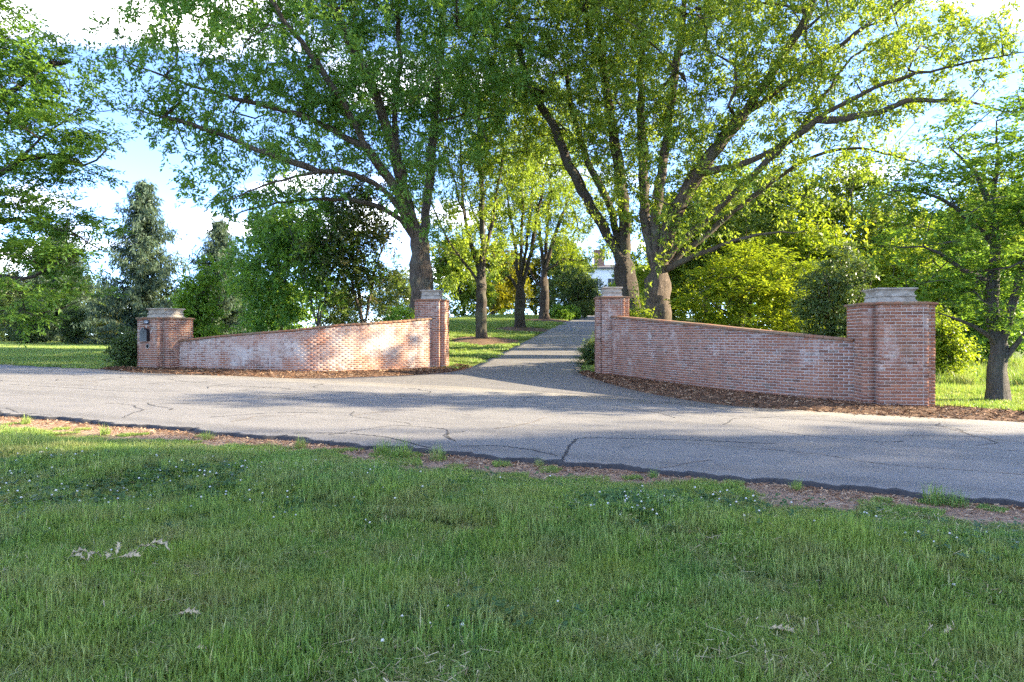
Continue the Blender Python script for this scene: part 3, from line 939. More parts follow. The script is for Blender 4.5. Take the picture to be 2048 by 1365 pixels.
def leaves(C, D, r, n, spread, size, aspect, flat=.0, droop=.0, tintc=None, face_up=.5):
    """n leaf blades round each centre C (k,3): short twigs leave the branch along D and carry the leaves in rows"""
    per = 13
    nt = max(1, int(round(n/per)))
    per = max(4, int(round(n/nt)))
    k = len(C)
    ti = np.repeat(np.arange(k), nt); m = len(ti)
    zs = np.array([1, 1, 1 - .85*flat])
    o = C[ti] + r.normal(0, spread*.42, (m, 3))*zs
    td = D[ti]*.75 + r.normal(0, .62, (m, 3))*zs + np.array([0, 0, -droop*.7])
    td[:, 2] *= (1 - .55*flat)
    td /= np.linalg.norm(td, axis=1)[:, None] + 1e-9
    tl = spread*1.55*r.uniform(.6, 1.35, m)
    tw_tint = r.normal(0, .10, m)
    li = np.repeat(np.arange(m), per); q = len(li)
    u = (np.tile(np.arange(per), m) + r.random(q))/per
    P = o[li] + td[li]*(tl[li]*u)[:, None] + np.array([0, 0, -1.])*(droop*tl[li]*u*u*.5)[:, None] + r.normal(0, .022 + size*.10, (q, 3))*zs
    sdir = np.cross(td[li], r.normal(0, 1, (q, 3))*(1-flat) + np.array([0, 0, flat*1.5 + .2]))
    sdir /= np.linalg.norm(sdir, axis=1)[:, None] + 1e-9
    sdir *= np.where(np.arange(q) % 2, 1, -1)[:, None]
    d = td[li]*.65 + sdir*.75 + r.normal(0, .28, (q, 3))*zs + np.array([0, 0, -droop*.8])
    d /= np.linalg.norm(d, axis=1)[:, None] + 1e-9
    nrm = r.normal(0, 1, (q, 3))*(1-face_up) + np.array([0, 0, face_up*1.6])
    s = np.cross(d, nrm); s /= np.linalg.norm(s, axis=1)[:, None] + 1e-9
    nn = np.cross(s, d)
    L = size*r.uniform(.6, 1.3, q)[:, None]
    w = L*aspect*r.uniform(.8, 1.2, q)[:, None]
    md = P + d*L*.45 + nn*L*.06
    V = np.stack([P, md + s*w/2, P + d*L - nn*L*.1, md - s*w/2], 1).reshape(-1, 3)
    base_t = tintc[ti][li] if tintc is not None else .5
    tint = np.clip(base_t + tw_tint[li] + r.normal(0, .13, q), 0, 1)
    return V, np.arange(4*q).reshape(-1, 4), tint

def inside(lobes, n, r, shell=.55):
    """random points in a union of ellipsoids (cx,cy,cz,rx,ry,rz), pushed towards the shells"""
    Lb = np.array(lobes, float)
    vol = (Lb[:, 3]*Lb[:, 4]*Lb[:, 5])**.85
    pick = r.choice(len(Lb), n, p=vol/vol.sum())
    v = r.normal(0, 1, (n, 3)); v /= np.linalg.norm(v, axis=1)[:, None]
    rad = r.random(n)**(1/3*(1-shell) + .12*shell)
    return Lb[pick, :3] + v*rad[:, None]*Lb[pick, 3:6]

def build_tree(name, label, cat, base, trunk, limbs, lobes, r_root, leafmat, barkmat, seed, n_sec=120, n_ter=700, n_leaf=90,
               spread=.38, size=.15, aspect=.38, flat=0., droop=.15, group=None, tip=.007, up=.12, low=0.0, root=None, sides=10, shell=.6, face_up=.5, clear=None):
    r = np.random.default_rng(seed)
    sk = Skeleton((base[0], base[1], base[2] - .15))
    tids = sk.chain(0, trunk, 1, .35, .015, r)
    groups = []
    for lm in limbs:
        pts = [np.array(p, float) for p in lm]
        st = sk.nearest(pts[0], None)
        groups.append((len(sk.P), None))
        sk.chain(st, pts[1:] if np.linalg.norm(sk.P[st]-pts[0]) < .6 else pts, 2 + len(groups) - 1 + 100, .45, .03, r)
    sec = inside(lobes, n_sec, r, .25)
    ter = inside(lobes, n_ter, r, shell)
    if clear is not None:
        sec = sec[~clear(sec)]; ter = ter[~clear(ter)]
    sk.grow(sec, 3, .6, r, up, low)
    n0 = len(sk.P)
    sk.grow(ter, 4, .4, r, up*.6, low)
    P = np.array(sk.P); par = np.array(sk.par); tg = np.array(sk.tag)
    rad, cnt = sk.radii(r_root, tip)
    for k in range(len(limbs)):                      # main limbs keep a visible taper
        ln = np.where(tg == 102 + k)[0]
        if len(ln) and r_root > .15:
            u = np.linspace(0, 1, len(ln))
            rad[ln] = np.maximum(rad[ln], r_root*.24*(1-u)**1.1 + .018)
    h = P[:, 2] - base[2]
    rad = rad*np.where(tg <= 1, 1 + .55*np.exp(-np.clip(h, 0, None)/(.9*r_root)), 1)
    if root is None:
        root = thing(name, label, cat, tuple(base), 0, group)
    B = np.array(base)
    Pl = P - B
    def part(nm, sel, sd):
        if len(sel) == 0: return
        V, Fq = tubes(Pl, par, rad, cnt, sel, sd)
        return obj(nm, np_mesh(nm, V, Fq, M[barkmat], True), root)
    ids = np.arange(len(P))
    part('trunk', ids[(tg == 1)], 18 if r_root > .2 else max(sides, 8))
    for k in range(len(limbs)):
        part('limb', ids[tg == 102 + k], sides)
    fine = ids[(tg == 3) | (tg == 4)]
    V1, F1 = tubes(Pl, par, rad, cnt, fine[rad[fine] > .022], 6) if np.any(rad[fine] > .022) else (np.zeros((0, 3)), np.zeros((0, 4), int))
    V2, F2 = tubes(Pl, par, rad, cnt, fine[rad[fine] <= .022], 3)
    obj('branches', np_mesh('branches', np.concatenate([V1, V2]), np.concatenate([F1, F2 + len(V1)]), M[barkmat], True), root)['kind'] = 'stuff'
    lt = ids[(tg == 4)]
    has = np.zeros(len(P), bool); has[par[par >= 0]] = True
    near_tip = ~has[lt] | (r.random(len(lt)) < .45)
    lt = lt[near_tip]
    D = P[lt] - P[par[lt]]; D /= np.linalg.norm(D, axis=1)[:, None] + 1e-9
    per = max(3, int(round(n_leaf*n_ter/max(len(lt), 1))))
    V, Fl, ti = leaves(Pl[lt], D, r, per, spread, size, aspect, flat, droop, r.normal(.45, .16, len(lt)), face_up)
    obj('crown', np_mesh('crown', V, Fl, M[leafmat], False, {'tint': ti}), root)['kind'] = 'stuff'
    return root

def L3(lst):  # lobes given as (px, py, Y, rx, rz, ry) -> ellipsoids in metres
    return [(*at(a, b, c), rx, ry, rz) for a, b, c, rx, rz, ry in lst]
def A3(lst): return [at(*p) for p in lst]

# big willow oak behind the left gate pillar
bx, by = (843-1024)/1365*29, 29.
build_tree('oak_tree', 'huge oak with arching limbs behind the left gate pillar', 'tree', (bx, by, gz(bx, by)),
    A3([(842, 600, 29), (841, 540, 29), (838, 475, 29)]),
    [A3([(841, 530, 29), (850, 440, 29.2), (860, 350, 29.6), (868, 250, 30), (880, 140, 30.5), (890, 10, 31), (895, -120, 31)]),
     A3([(838, 475, 29), (818, 400, 28.8), (797, 300, 28.5), (790, 220, 28.2), (800, 110, 28), (790, -60, 28), (780, -180, 28)]),
     A3([(838, 475, 29), (806, 380, 28.3), (772, 250, 27.6), (738, 160, 27), (690, 65, 26.5), (640, -50, 26)]),
     A3([(838, 480, 29), (795, 385, 28), (742, 310, 27), (690, 215, 26), (630, 120, 25.2), (560, 30, 24.5), (500, -60, 24)]),
     A3([(838, 490, 29), (785, 400, 28), (715, 352, 27), (640, 345, 26), (540, 365, 25), (450, 405, 24)]),
     A3([(839, 500, 29), (792, 432, 28.6), (700, 400, 28), (600, 403, 27.3), (520, 412, 26.6), (440, 440, 26)]),
     A3([(742, 310, 27), (610, 235, 26), (450, 190, 25), (320, 150, 24.3), (220, 110, 24)]),
     A3([(640, 345, 26), (520, 300, 25.3), (400, 255, 24.8), (270, 220, 24.3)]),
     A3([(843, 560, 29), (858, 575, 28.8), (872, 552, 28.7)])],
    L3([(830, 90, 29, 4.5, 4, 4), (710, 90, 27, 4, 3.5, 3.5), (580, 70, 26, 3.6, 3, 3), (450, 110, 25, 3, 2.4, 2.6), (350, 60, 25, 2.4, 1.6, 2.2), (250, 150, 24.5, 2.0, 1.3, 1.8),
        (230, 215, 24.5, 1.6, .7, 1.5), (480, 250, 26, 2.8, 1.8, 2.4), (380, 240, 25, 2.0, 1.2, 1.8), (600, 230, 27, 3, 2, 2.6), (720, 240, 27, 2.6, 2, 2.6), (430, 375, 25, 1.5, .9, 1.6), (520, 340, 25.5, 2.0, 1.2, 2),
        (620, 340, 26.5, 2.2, 1.2, 2), (520, 425, 26, 1.7, .6, 1.5), (870, 260, 30, 2.8, 2.8, 2.6), (940, 120, 30, 3.5, 3.5, 3), (780, 340, 27.5, 2.2, 1.6, 2), (780, -140, 28, 6.5, 4, 5.5), (520, -110, 26, 5.5, 3, 4.5), (850, 430, 28.3, .9, 1.6, .9), (840, 540, 28.4, .5, .9, .5)]),
    .46, 'oak_leaf_cool', 'bark', 101, n_sec=220, n_ter=1700, n_leaf=76, spread=.33, size=.185, aspect=.39)

bx, by = (1313-1024)/1365*30, 30.
build_tree('oak_tree', 'great oak with thick forked trunk and limbs sweeping right over the wall', 'tree', (bx, by, gz(bx, by)),
    A3([(1312, 610, 30), (1314, 580, 30), (1320, 545, 30)]),
    [A3([(1320, 545, 30), (1345, 505, 29.8), (1405, 447, 29.5), (1482, 375, 29), (1562, 300, 28), (1642, 235, 27), (1762, 172, 26), (1900, 132, 25), (2070, 100, 24)]),
     A3([(1320, 550, 30), (1390, 490, 30), (1470, 422, 30), (1560, 352, 30), (1640, 308, 29.5), (1720, 297, 29), (1850, 328, 28), (1950, 370, 27.5)]),
     A3([(1318, 555, 30), (1345, 440, 30), (1402, 340, 29.5), (1482, 240, 29), (1600, 148, 28), (1722, 60, 27), (1850, -40, 26.5)]),
     A3([(1315, 560, 30), (1312, 430, 30.4), (1330, 300, 30.8), (1350, 150, 31), (1370, 0, 31), (1380, -140, 31)]),
     A3([(1313, 565, 30), (1290, 440, 30.8), (1285, 300, 31.2), (1280, 150, 31.5), (1290, -50, 32), (1290, -160, 32)]),
     A3([(1482, 240, 29), (1560, 120, 28.5), (1620, 20, 28), (1660, -90, 28)]),
     A3([(1642, 235, 27), (1740, 230, 26), (1830, 200, 25.4), (1940, 205, 25), (2050, 235, 25)]),
     A3([(1325, 545, 30), (1420, 500, 29), (1520, 470, 28), (1610, 465, 27)]),
     A3([(1400, 345, 29.5), (1480, 330, 29), (1590, 270, 28.5), (1700, 120, 28), (1800, 60, 28)])],
    L3([(1300, 90, 30, 5, 5, 4.5), (1430, 60, 29, 5, 4.5, 4.5), (1580, 50, 28, 4.5, 3.2, 4), (1740, 50, 27, 4, 2, 3.5), (1900, 50, 25.5, 3.2, 1.3, 2.6), (2010, 110, 24.6, 1.8, .7, 1.6),
        (1600, 190, 28, 3, 1.8, 2.6), (1460, 200, 29, 3.6, 2.6, 3), (1300, 280, 30, 3.4, 3.4, 3.2), (1500, 330, 29, 2.6, 1.6, 2.6), (1640, 300, 29, 2.4, .9, 2.2), (1790, 320, 28.3, 2.2, .6, 1.8),
        (1850, 160, 26, 2.6, .8, 2), (1720, 190, 27, 2.2, .9, 2), (1390, 400, 29, 2, 1.8, 2), (1300, 430, 29, 1.9, 2.2, 1.6), (1350, -130, 30, 7, 4, 5.5), (1700, -120, 27.5, 6, 3, 4.5), (1600, 400, 28.6, 1.8, .7, 1.6), (1290, 540, 29.2, .9, 1, .7), (1830, 205, 25.7, 2.2, .7, 1.8), (1950, 190, 25, 1.9, .6, 1.6), (1900, 105, 25.2, 2.6, .9, 2), (1700, 240, 27, 2.4, .9, 2), (1860, 305, 28, 2, .55, 1.6), (2040, 60, 24.3, 2, .8, 1.8)]),
    .56, 'oak_leaf', 'bark', 102, n_sec=240, n_ter=1900, n_leaf=70, spread=.34, size=.185, aspect=.37)

bx, by = (1256-1024)/1365*32.5, 32.5
build_tree('oak_tree', 'dark trunked oak directly behind the right gate pillar leaning over the drive', 'tree', (bx, by, gz(bx, by)),
    A3([(1257, 600, 32.5), (1252, 560, 32.5), (1243, 520, 32.5)]),
    [A3([(1243, 520, 32.5), (1192, 430, 32.3), (1135, 325, 32), (1105, 250, 32), (1060, 170, 31.5), (1030, 60, 31)]),
     A3([(1248, 540, 32.5), (1248, 430, 32.5), (1236, 330, 32.5), (1215, 200, 32.5), (1200, 60, 32.5), (1190, -110, 32.5)]),
     A3([(1243, 520, 32.5), (1222, 420, 33), (1178, 330, 33.2), (1140, 200, 33.5), (1120, 60, 34)])],
    L3([(1150, 140, 32.5, 4, 4, 4), (1050, 110, 32, 3.8, 3.8, 3.6), (1220, 220, 32.5, 3.2, 3.4, 3), (1110, 280, 32, 2, 1.8, 2), (1235, 380, 32, 1.7, 2, 1.7), (1170, -20, 32.5, 5.5, 4, 5), (1245, 470, 31.8, 1.4, 1.4, 1.2), (1190, 480, 32, 1, 1, 1)]),
    .48, 'oak_leaf', 'bark_dark', 103, n_sec=120, n_ter=900, n_leaf=72, spread=.36, size=.175, aspect=.38)

# the three upright oaks along the left side of the drive
def avenue_oak(label, px, Y, trunk, limbs, lobes, rr, seed, leaf, n_ter):
    x = (px-1024)/1365*Y
    t0 = build_tree('oak_tree', label, 'tree', (x, Y, gz(x, Y)), A3(trunk), [A3(l) for l in limbs], L3(lobes), rr, leaf, 'bark_dark', seed,
                    n_sec=90, n_ter=n_ter, n_leaf=66, spread=.36, size=.17, aspect=.40, group='oaks lining the drive', up=.25)
    return t0, x
T1, x1 = avenue_oak('nearest of the three straight oaks along the left side of the drive', 963, 35.2,
    [(963, 640, 35.2), (962, 590, 35.2), (962, 545, 35.2)],
    [[(962, 580, 35.2), (925, 520, 34.9), (890, 470, 34.6), (865, 410, 34.4)],
     [(962, 550, 35.2), (932, 450, 35), (905, 350, 35), (885, 260, 35)],
     [(962, 545, 35.2), (966, 430, 35.2), (960, 310, 35.4), (955, 180, 35.6)],
     [(962, 545, 35.2), (985, 440, 35.4), (1000, 340, 35.6), (1010, 240, 35.8)],
     [(962, 560, 35.2), (935, 470, 35.8), (925, 380, 36), (920, 280, 36)]],
    [(955, 240, 35.2, 3.2, 3.2, 3), (895, 350, 35, 2.2, 2.4, 2.2), (1005, 330, 35.5, 2, 2.4, 2.2), (885, 480, 34.6, 1.4, 1.3, 1.6), (930, 470, 35.4, 1.6, 1.6, 1.6), (955, 120, 35.5, 3.4, 2.6, 3), (905, 560, 34.8, .8, .6, .8), (985, 500, 35, 1.1, 1.1, 1.1)], .26, 111, 'oak_leaf', 560)
T2, x2 = avenue_oak('middle of the three straight oaks along the drive, forked low', 1040, 42.3,
    [(1040, 630, 42.3), (1040, 600, 42.3), (1040, 575, 42.3)],
    [[(1040, 590, 42.3), (1012, 545, 42), (985, 510, 41.6), (945, 420, 41.4), (925, 340, 41)],
     [(1040, 578, 42.3), (1028, 480, 42.2), (1012, 370, 42), (1000, 260, 42)],
     [(1040, 575, 42.3), (1044, 450, 42.3), (1046, 330, 42.4), (1050, 220, 42.5)],
     [(1040, 590, 42.3), (1058, 520, 42.4), (1075, 430, 42.6), (1092, 340, 42.8), (1105, 260, 43)],
     [(1040, 580, 42.3), (1055, 470, 42.8), (1068, 350, 43), (1075, 250, 43.2)]],
    [(1040, 260, 42.3, 3.4, 3, 3.2), (985, 370, 42, 2.4, 2.6, 2.4), (1090, 350, 42.6, 2.2, 2.6, 2.4), (960, 470, 41.6, 1.5, 1.4, 1.6), (1040, 440, 42.4, 2, 2, 2), (1095, 460, 42.6, 1.2, 1.4, 1.3), (1000, 540, 41.8, .8, .7, .8)], .29, 112, 'oak_leaf', 560)
T3, x3 = avenue_oak('farthest of the three straight oaks along the drive, beside the round shrubs', 1088, 53.5,
    [(1088, 610, 53.5), (1088, 580, 53.5), (1088, 555, 53.5)],
    [[(1088, 585, 53.5), (1062, 545, 53), (1040, 490, 52.5), (1020, 430, 52)],
     [(1088, 555, 53.5), (1080, 470, 53.4), (1072, 390, 53.4), (1066, 310, 53)],
     [(1088, 555, 53.5), (1104, 490, 53.5), (1125, 430, 53.6), (1150, 360, 54)],
     [(1088, 560, 53.5), (1094, 470, 54), (1100, 380, 54.4), (1108, 300, 55)],
     [(1090, 545, 53.5), (1125, 522, 53.2), (1160, 522, 53), (1195, 512, 53)]],
    [(1090, 340, 53.5, 4, 3.4, 4), (1150, 400, 53.8, 2.8, 2.6, 3), (1165, 515, 53, 2, .8, 1.6), (1050, 440, 52.8, 2.4, 2.4, 2.4), (1110, 450, 53.5, 2.2, 2.2, 2.2), (1140, 470, 53.4, 1.6, 1.2, 1.4)], .34, 113, 'fresh_leaf', 520)

# bark mulch ring under each avenue oak
def mulch_ring(label, x, y, rx, seed):
    r = np.random.default_rng(seed)
    a = np.linspace(0, 2*np.pi, 40, endpoint=False)
    rows = []
    for f, hz in ((0, .16), (.3, .14), (.6, .09), (.85, .05), (1, .006), (1.05, -.04)):
        rr = rx*f*(1 + .12*np.sin(3*a+seed) + .06*np.sin(7*a) + .03*r.standard_normal(40))
        X, Y = x + rr*np.cos(a), y + rr*np.sin(a)
        rows.append(np.stack([X, Y, ground_z(X, Y) + hz + .02*r.random(40)*(f < 1)], 1))
    V = np.array(rows).reshape(-1, 3)
    i = np.arange(40); F_ = np.concatenate([np.stack([k*40+i, (k+1)*40+i, (k+1)*40+(i+1) % 40, k*40+(i+1) % 40], 1) for k in range(5)])
    o = obj('mulch_ring', np_mesh('mulch_ring', V, F_, M['mulch'], True))
    tag(o, label, None, None, 'structure')
mulch_ring('mulch ring round the nearest avenue oak', x1, 35.2, 1.7, 1)
mulch_ring('mulch ring round the middle avenue oak', x2, 42.3, 1.7, 2)
mulch_ring('mulch ring round the farthest avenue oak', x3, 53.5, 2.0, 3)

# layered tree standing by the right edge of the frame
bx, by = (1993-1024)/1365*15.8, 15.8
build_tree('layered_tree', 'grey stemmed tree with flat leafy layers right of the broad brick pillar', 'tree', (bx, by, gz(bx, by)),
    A3([(1993, 770, 15.8), (1994, 730, 15.8), (1996, 700, 15.8)]),
    [A3([(1996, 705, 15.8), (1986, 640, 15.8), (1984, 560, 15.8), (1990, 480, 15.9), (1985, 400, 16), (2000, 300, 16.2)]),
     A3([(1996, 700, 15.8), (2018, 650, 15.6), (2034, 590, 15.4), (2050, 520, 15.2), (2075, 420, 15)]),
     A3([(1994, 730, 15.8), (2030, 690, 15.6), (2070, 650, 15.4), (2130, 600, 15)]),
     A3([(1988, 680, 15.8), (1960, 660, 15.6), (1920, 645, 15.4), (1875, 632, 15.4)]),
     A3([(1990, 480, 15.9), (1940, 440, 15.6), (1880, 400, 15.4), (1830, 380, 15.2), (1780, 385, 15)]),
     A3([(1985, 560, 15.8), (1930, 540, 15.4), (1870, 500, 15), (1800, 490, 14.8)]),
     A3([(1985, 400, 16), (1940, 330, 15.8), (1900, 290, 15.6)])],
    L3([(1980, 260, 16, 1.3, .35, 1.5), (1950, 340, 15.8, 1.6, .3, 1.6), (1860, 370, 15.3, 1.1, .28, 1.2), (1800, 400, 15.2, .7, .22, .8), (1920, 440, 15.5, 1.5, .3, 1.6), (2040, 420, 15.2, 1.4, .4, 1.5), (1840, 490, 15, 1.0, .25, 1.2), (1950, 520, 15.6, 1.5, .3, 1.5), (2060, 540, 15.2, 1.4, .4, 1.5),
        (1890, 570, 15.2, 1.1, .25, 1.2), (1980, 600, 15.6, 1.3, .3, 1.4), (2080, 330, 15.4, 1.6, .5, 1.6), (2070, 640, 15.2, 1.2, .35, 1.2), (2120, 450, 15, 1.6, .8, 1.8), (2060, 220, 15.8, 1.3, .4, 1.4)]),
    .19, 'layer_leaf', 'bark_grey', 121, n_sec=110, n_ter=900, n_leaf=42, spread=.24, size=.105, aspect=.5, flat=.72, droop=.05, up=.05, tip=.004, face_up=.75)

# tree whose trunk stands left of the frame
bx, by = -19.6, 22.5
build_tree('layered_tree', 'tree with long flat sprays reaching in from the left edge', 'tree', (bx, by, gz(bx, by)),
    A3([(-165, 600, 22.5), (-165, 450, 22.5), (-168, 280, 22.5), (-160, 100, 22.5), (-160, -60, 22.5)]),
    [A3([(-168, 420, 22.5), (-60, 390, 22.3), (30, 325, 22), (90, 270, 21.8), (160, 215, 21.5)]),
     A3([(-165, 560, 22.5), (-60, 545, 22), (40, 558, 21.6), (120, 530, 21.4), (180, 480, 21.2)]),
     A3([(-165, 500, 22.5), (-60, 455, 22.4), (40, 440, 22.2), (130, 465, 22), (205, 500, 21.8)]),
     A3([(-168, 300, 22.5), (-60, 240, 22.4), (30, 180, 22.2), (120, 110, 22)]),
     A3([(-165, 620, 22.5), (-80, 625, 22), (0, 620, 21.6), (70, 630, 21.2)]),
     A3([(-160, 100, 22.5), (-80, 30, 22.4), (0, 0, 22.2)]),
     A3([(30, 325, 22), (100, 310, 22.3), (170, 330, 22.5), (215, 300, 22.6)])],
    L3([(20, 110, 22, 1.9, .6, 2), (-40, 200, 22, 2, .8, 2), (90, 180, 22, 1.6, .45, 1.8), (60, 250, 22, 1.9, .5, 2), (140, 260, 21.8, 1.4, .4, 1.6), (40, 330, 22, 1.7, .45, 1.8), (160, 330, 22.2, 1.1, .3, 1.3), (60, 420, 22, 1.9, .45, 2), (140, 450, 22, 1.3, .35, 1.6), (30, 510, 21.6, 1.8, .4, 1.8), (130, 520, 21.6, 1.3, .35, 1.5), (60, 590, 21.5, 1.6, .4, 1.6), (150, 580, 21.8, .9, .3, 1.1),
        (-60, 420, 22, 2.2, 1.4, 2.2), (-80, 60, 22.4, 2.5, 1.4, 2.5), (40, 640, 21.3, .9, .3, 1)]),
    .34, 'layer_leaf', 'bark_dark', 122, n_sec=120, n_ter=950, n_leaf=62, spread=.33, size=.15, aspect=.4, flat=.6, droop=.1, up=.08, tip=.005, face_up=.6)

# yellow-green layered tree behind the right wall
bx, by = (1492-1024)/1365*25.5, 25.5
g0 = gz(bx, by)
build_tree('dogwood_tree', 'glowing yellow-green dogwood rising behind the right wall', 'tree', (bx, by, g0),
    A3([(1492, 690, 25.5), (1494, 665, 25.5)]),
    [A3([(1494, 670, 25.5), (1498, 620, 25.5), (1505, 570, 25.5), (1500, 520, 25.6)]),
     A3([(1494, 680, 25.5), (1465, 640, 25.3), (1430, 610, 25), (1400, 585, 24.8)]),
     A3([(1494, 675, 25.5), (1530, 640, 25.3), (1570, 615, 25), (1620, 600, 24.8)]),
     A3([(1500, 600, 25.5), (1540, 570, 25.4), (1580, 545, 25.4), (1610, 530, 25.3)]),
     A3([(1498, 620, 25.5), (1460, 570, 25.7), (1440, 540, 25.8)]),
     A3([(1494, 672, 25.5), (1540, 668, 25), (1600, 650, 24.6)])],
    L3([(1500, 515, 25.6, 1.5, .4, 1.5), (1440, 550, 25.3, 1.3, .35, 1.4), (1570, 545, 25.3, 1.5, .35, 1.5), (1500, 580, 25, 1.7, .35, 1.7), (1420, 605, 24.9, 1.2, .3, 1.4), (1590, 595, 25, 1.5, .35, 1.5), (1500, 635, 24.8, 1.5, .35, 1.5), (1620, 640, 24.8, 1.0, .3, 1.2), (1400, 640, 24.9, .9, .3, 1.1), (1560, 660, 24.7, 1.2, .3, 1.2), (1440, 650, 24.8, 1, .3, 1.2)]),
    .15, 'fresh_leaf', 'bark_dark', 123, n_sec=80, n_ter=620, n_leaf=50, spread=.27, size=.13, aspect=.5, flat=.7, droop=.05, up=.06, tip=.004, face_up=.7)

# generic prototypes, then copies of whole trees
def generic_tree(name, label, cat, loc, h, rad, leaf, bark, seed, n_ter, n_leaf, size, aspect=.5, clear=.25, group=None, spread=.5, flat=.15, stems=1, squash=1.0, rr=None, shell=.6, nl=7):
    r = np.random.default_rng(seed)
    b = np.array([loc[0], loc[1], loc[2]], float)
    lobes = []
    for k in range(nl + 4):
        a = r.random()*2*np.pi; u = (k + .5)/(nl + 4)
        z = h*(clear + (1-clear)*u)
        w = rad*(math.sin(math.pi*min(.12 + .88*u, .97))**.55)
        d = w*r.uniform(.25, .62)
        lobes.append((b[0]+d*math.cos(a), b[1]+d*math.sin(a), b[2]+z, w*r.uniform(.45, .65), w*r.uniform(.45, .65), (1-clear)*h*r.uniform(.13, .2)*squash))
    lobes.append((b[0], b[1], b[2]+h*(clear+.5*(1-clear)), rad*.55, rad*.55, h*(1-clear)*.42))
    trunk = [b + np.array([r.normal(0, .02*h), r.normal(0, .02*h), h*f]) for f in (.15, .3, .45)]
    limbs = []
    for k in range(stems if stems > 1 else 3):
        a = 2*np.pi*k/max(stems, 3) + r.uniform(-.4, .4)
        st = b + np.array([0, 0, h*(.06 if stems > 1 else .22 + .06*k)])
        limbs.append([st] + [b + np.array([math.cos(a)*rad*f*.75, math.sin(a)*rad*f*.75, h*(.1+.75*f**.8) if stems > 1 else h*(.26+.06*k+.5*f)]) for f in (.35, .65, .95)])
    return build_tree(name, label, cat, tuple(b), trunk, limbs, lobes, rr or h*.02, leaf, bark, seed, n_sec=45, n_ter=n_ter, n_leaf=n_leaf, spread=spread, size=size, aspect=aspect, flat=flat, group=group, tip=.008, low=b[2]+h*clear*.6, sides=7, shell=shell)

def copy_tree(src, loc, rz, sc, label, group=None, leaf=None):
    c = src.copy(); COL.objects.link(c)
    c.location = loc; c.rotation_euler = (0, 0, rz); c.scale = (sc, sc, sc) if not isinstance(sc, tuple) else sc
    c['label'] = label
    if group: c['group'] = group
    for ch in list(src.children):
        d = ch.copy(); COL.objects.link(d); d.parent = c
        if leaf and ch.name.startswith('crown'):
            key = (ch.data.name, leaf)
            if key not in tinted:
                me = ch.data.copy(); me.materials[0] = M[leaf]; tinted[key] = me
            d.data = tinted[key]
    return c
tinted = {}

WG = 'woodland trees behind the right wall'
def wood(px, Y, dz=0): 
    x = (px-1024)/1365*Y
    return (x, Y, gz(x, Y) + dz)
WA = generic_tree('woodland_tree', 'pale sunlit tree just right of the great oak trunk, behind the dogwood', 'tree', wood(1420, 46), 11.5, 4.6, 'wood_leaf', 'bark_grey', 201, 420, 70, .26, group=WG)
WB = generic_tree('woodland_tree', 'tall loose woodland tree above the dark holly', 'tree', wood(1690, 44), 12.5, 4.4, 'wood_leaf', 'bark_grey', 202, 420, 70, .26, clear=.15, group=WG)
WC = generic_tree('woodland_tree', 'bushy low woodland tree left of the broad pillar', 'tree', wood(1600, 38), 7.0, 4.0, 'fresh_leaf', 'bark_grey', 203, 380, 66, .24, clear=.08, group=WG)
copy_tree(WA, wood(1560, 52), 1.1, 1.12, 'rounded woodland tree showing over the dogwood crown', WG)
copy_tree(WB, wood(1790, 55), 2.3, 1.05, 'woodland tree whose top shows just above the broad pillar capstone', WG)
copy_tree(WA, wood(1870, 46), 3.9, .92, 'woodland tree behind the stems of the layered tree', WG, 'layer_leaf')
copy_tree(WB, wood(1960, 40), .7, .9, 'dense woodland tree filling the right edge', WG)
copy_tree(WC, wood(1830, 34), 2.0, .85, 'low leafy tree directly behind the broad pillar', WG)
copy_tree(WC, wood(1980, 31), 4.1, .8, 'low spreading tree behind the layered tree trunk', WG, 'layer_leaf')
copy_tree(WC, wood(1350, 60), 5.0, 1.1, 'small pale tree between the great oak and the dogwood', WG)
copy_tree(WA, wood(2080, 48), 5.2, 1.15, 'woodland tree at the far right, cut by the frame', WG)
copy_tree(WB, wood(1480, 66), 4.4, 1.25, 'distant tall woodland tree over the wall middle', WG, 'layer_leaf')
copy_tree(WC, wood(1720, 60), .4, 1.5, 'distant bushy tree behind the tall loose one', WG)

# roadside trees right of the frame, whose shade falls over the road and the near lawn
RG = 'tall trees right of the picture'
for k, (x, y, sc, src) in enumerate([(42, -3, 1.8, 0), (45, 6.5, 1.95, 1), (53, 7.5, 2.0, 0), (61, 8.5, 2.1, 1), (53, -4, 2.0, 1), (62, -2, 2.1, 0), (40, -12, 1.8, 1), (50, -17, 2.0, 0)]):
    copy_tree((WA, WB)[src], (x, y, gz(x, y)), k*1.7, (sc, sc, sc*1.22), 'tall tree out of view to the right, shading the road', RG, 'oak_leaf')

HG = 'trees on the hilltop'
HA = generic_tree('hill_tree', 'golden leaved tree on the crest between the avenue oaks', 'tree', wood(985, 74), 8.2, 4.2, 'gold_leaf', 'bark_grey', 211, 300, 60, .30, clear=.12, group=HG)
HB = generic_tree('hill_tree', 'pale airy tree right of the farthest avenue oak', 'tree', wood(1135, 82), 9.6, 4.2, 'wood_leaf', 'bark_grey', 212, 380, 62, .32, clear=.12, group=HG)
copy_tree(HB, wood(925, 66), 1.3, .82, 'green tree on the crest left of the nearest avenue oak', HG, 'oak_leaf')
copy_tree(HA, wood(1072, 84), 2.6, .9, 'bright yellow tree behind the farthest avenue oak trunk', HG)
copy_tree(HB, wood(1010, 95), 3.3, .8, 'distant green tree on the crest behind the middle avenue oak', HG, 'oak_leaf')
copy_tree(HA, wood(1255, 96), 5.0, 1.0, 'tree standing behind the white house', HG, 'oak_leaf')
copy_tree(HB, wood(1330, 88), 2.2, .9, 'hilltop tree right of the white house', HG)

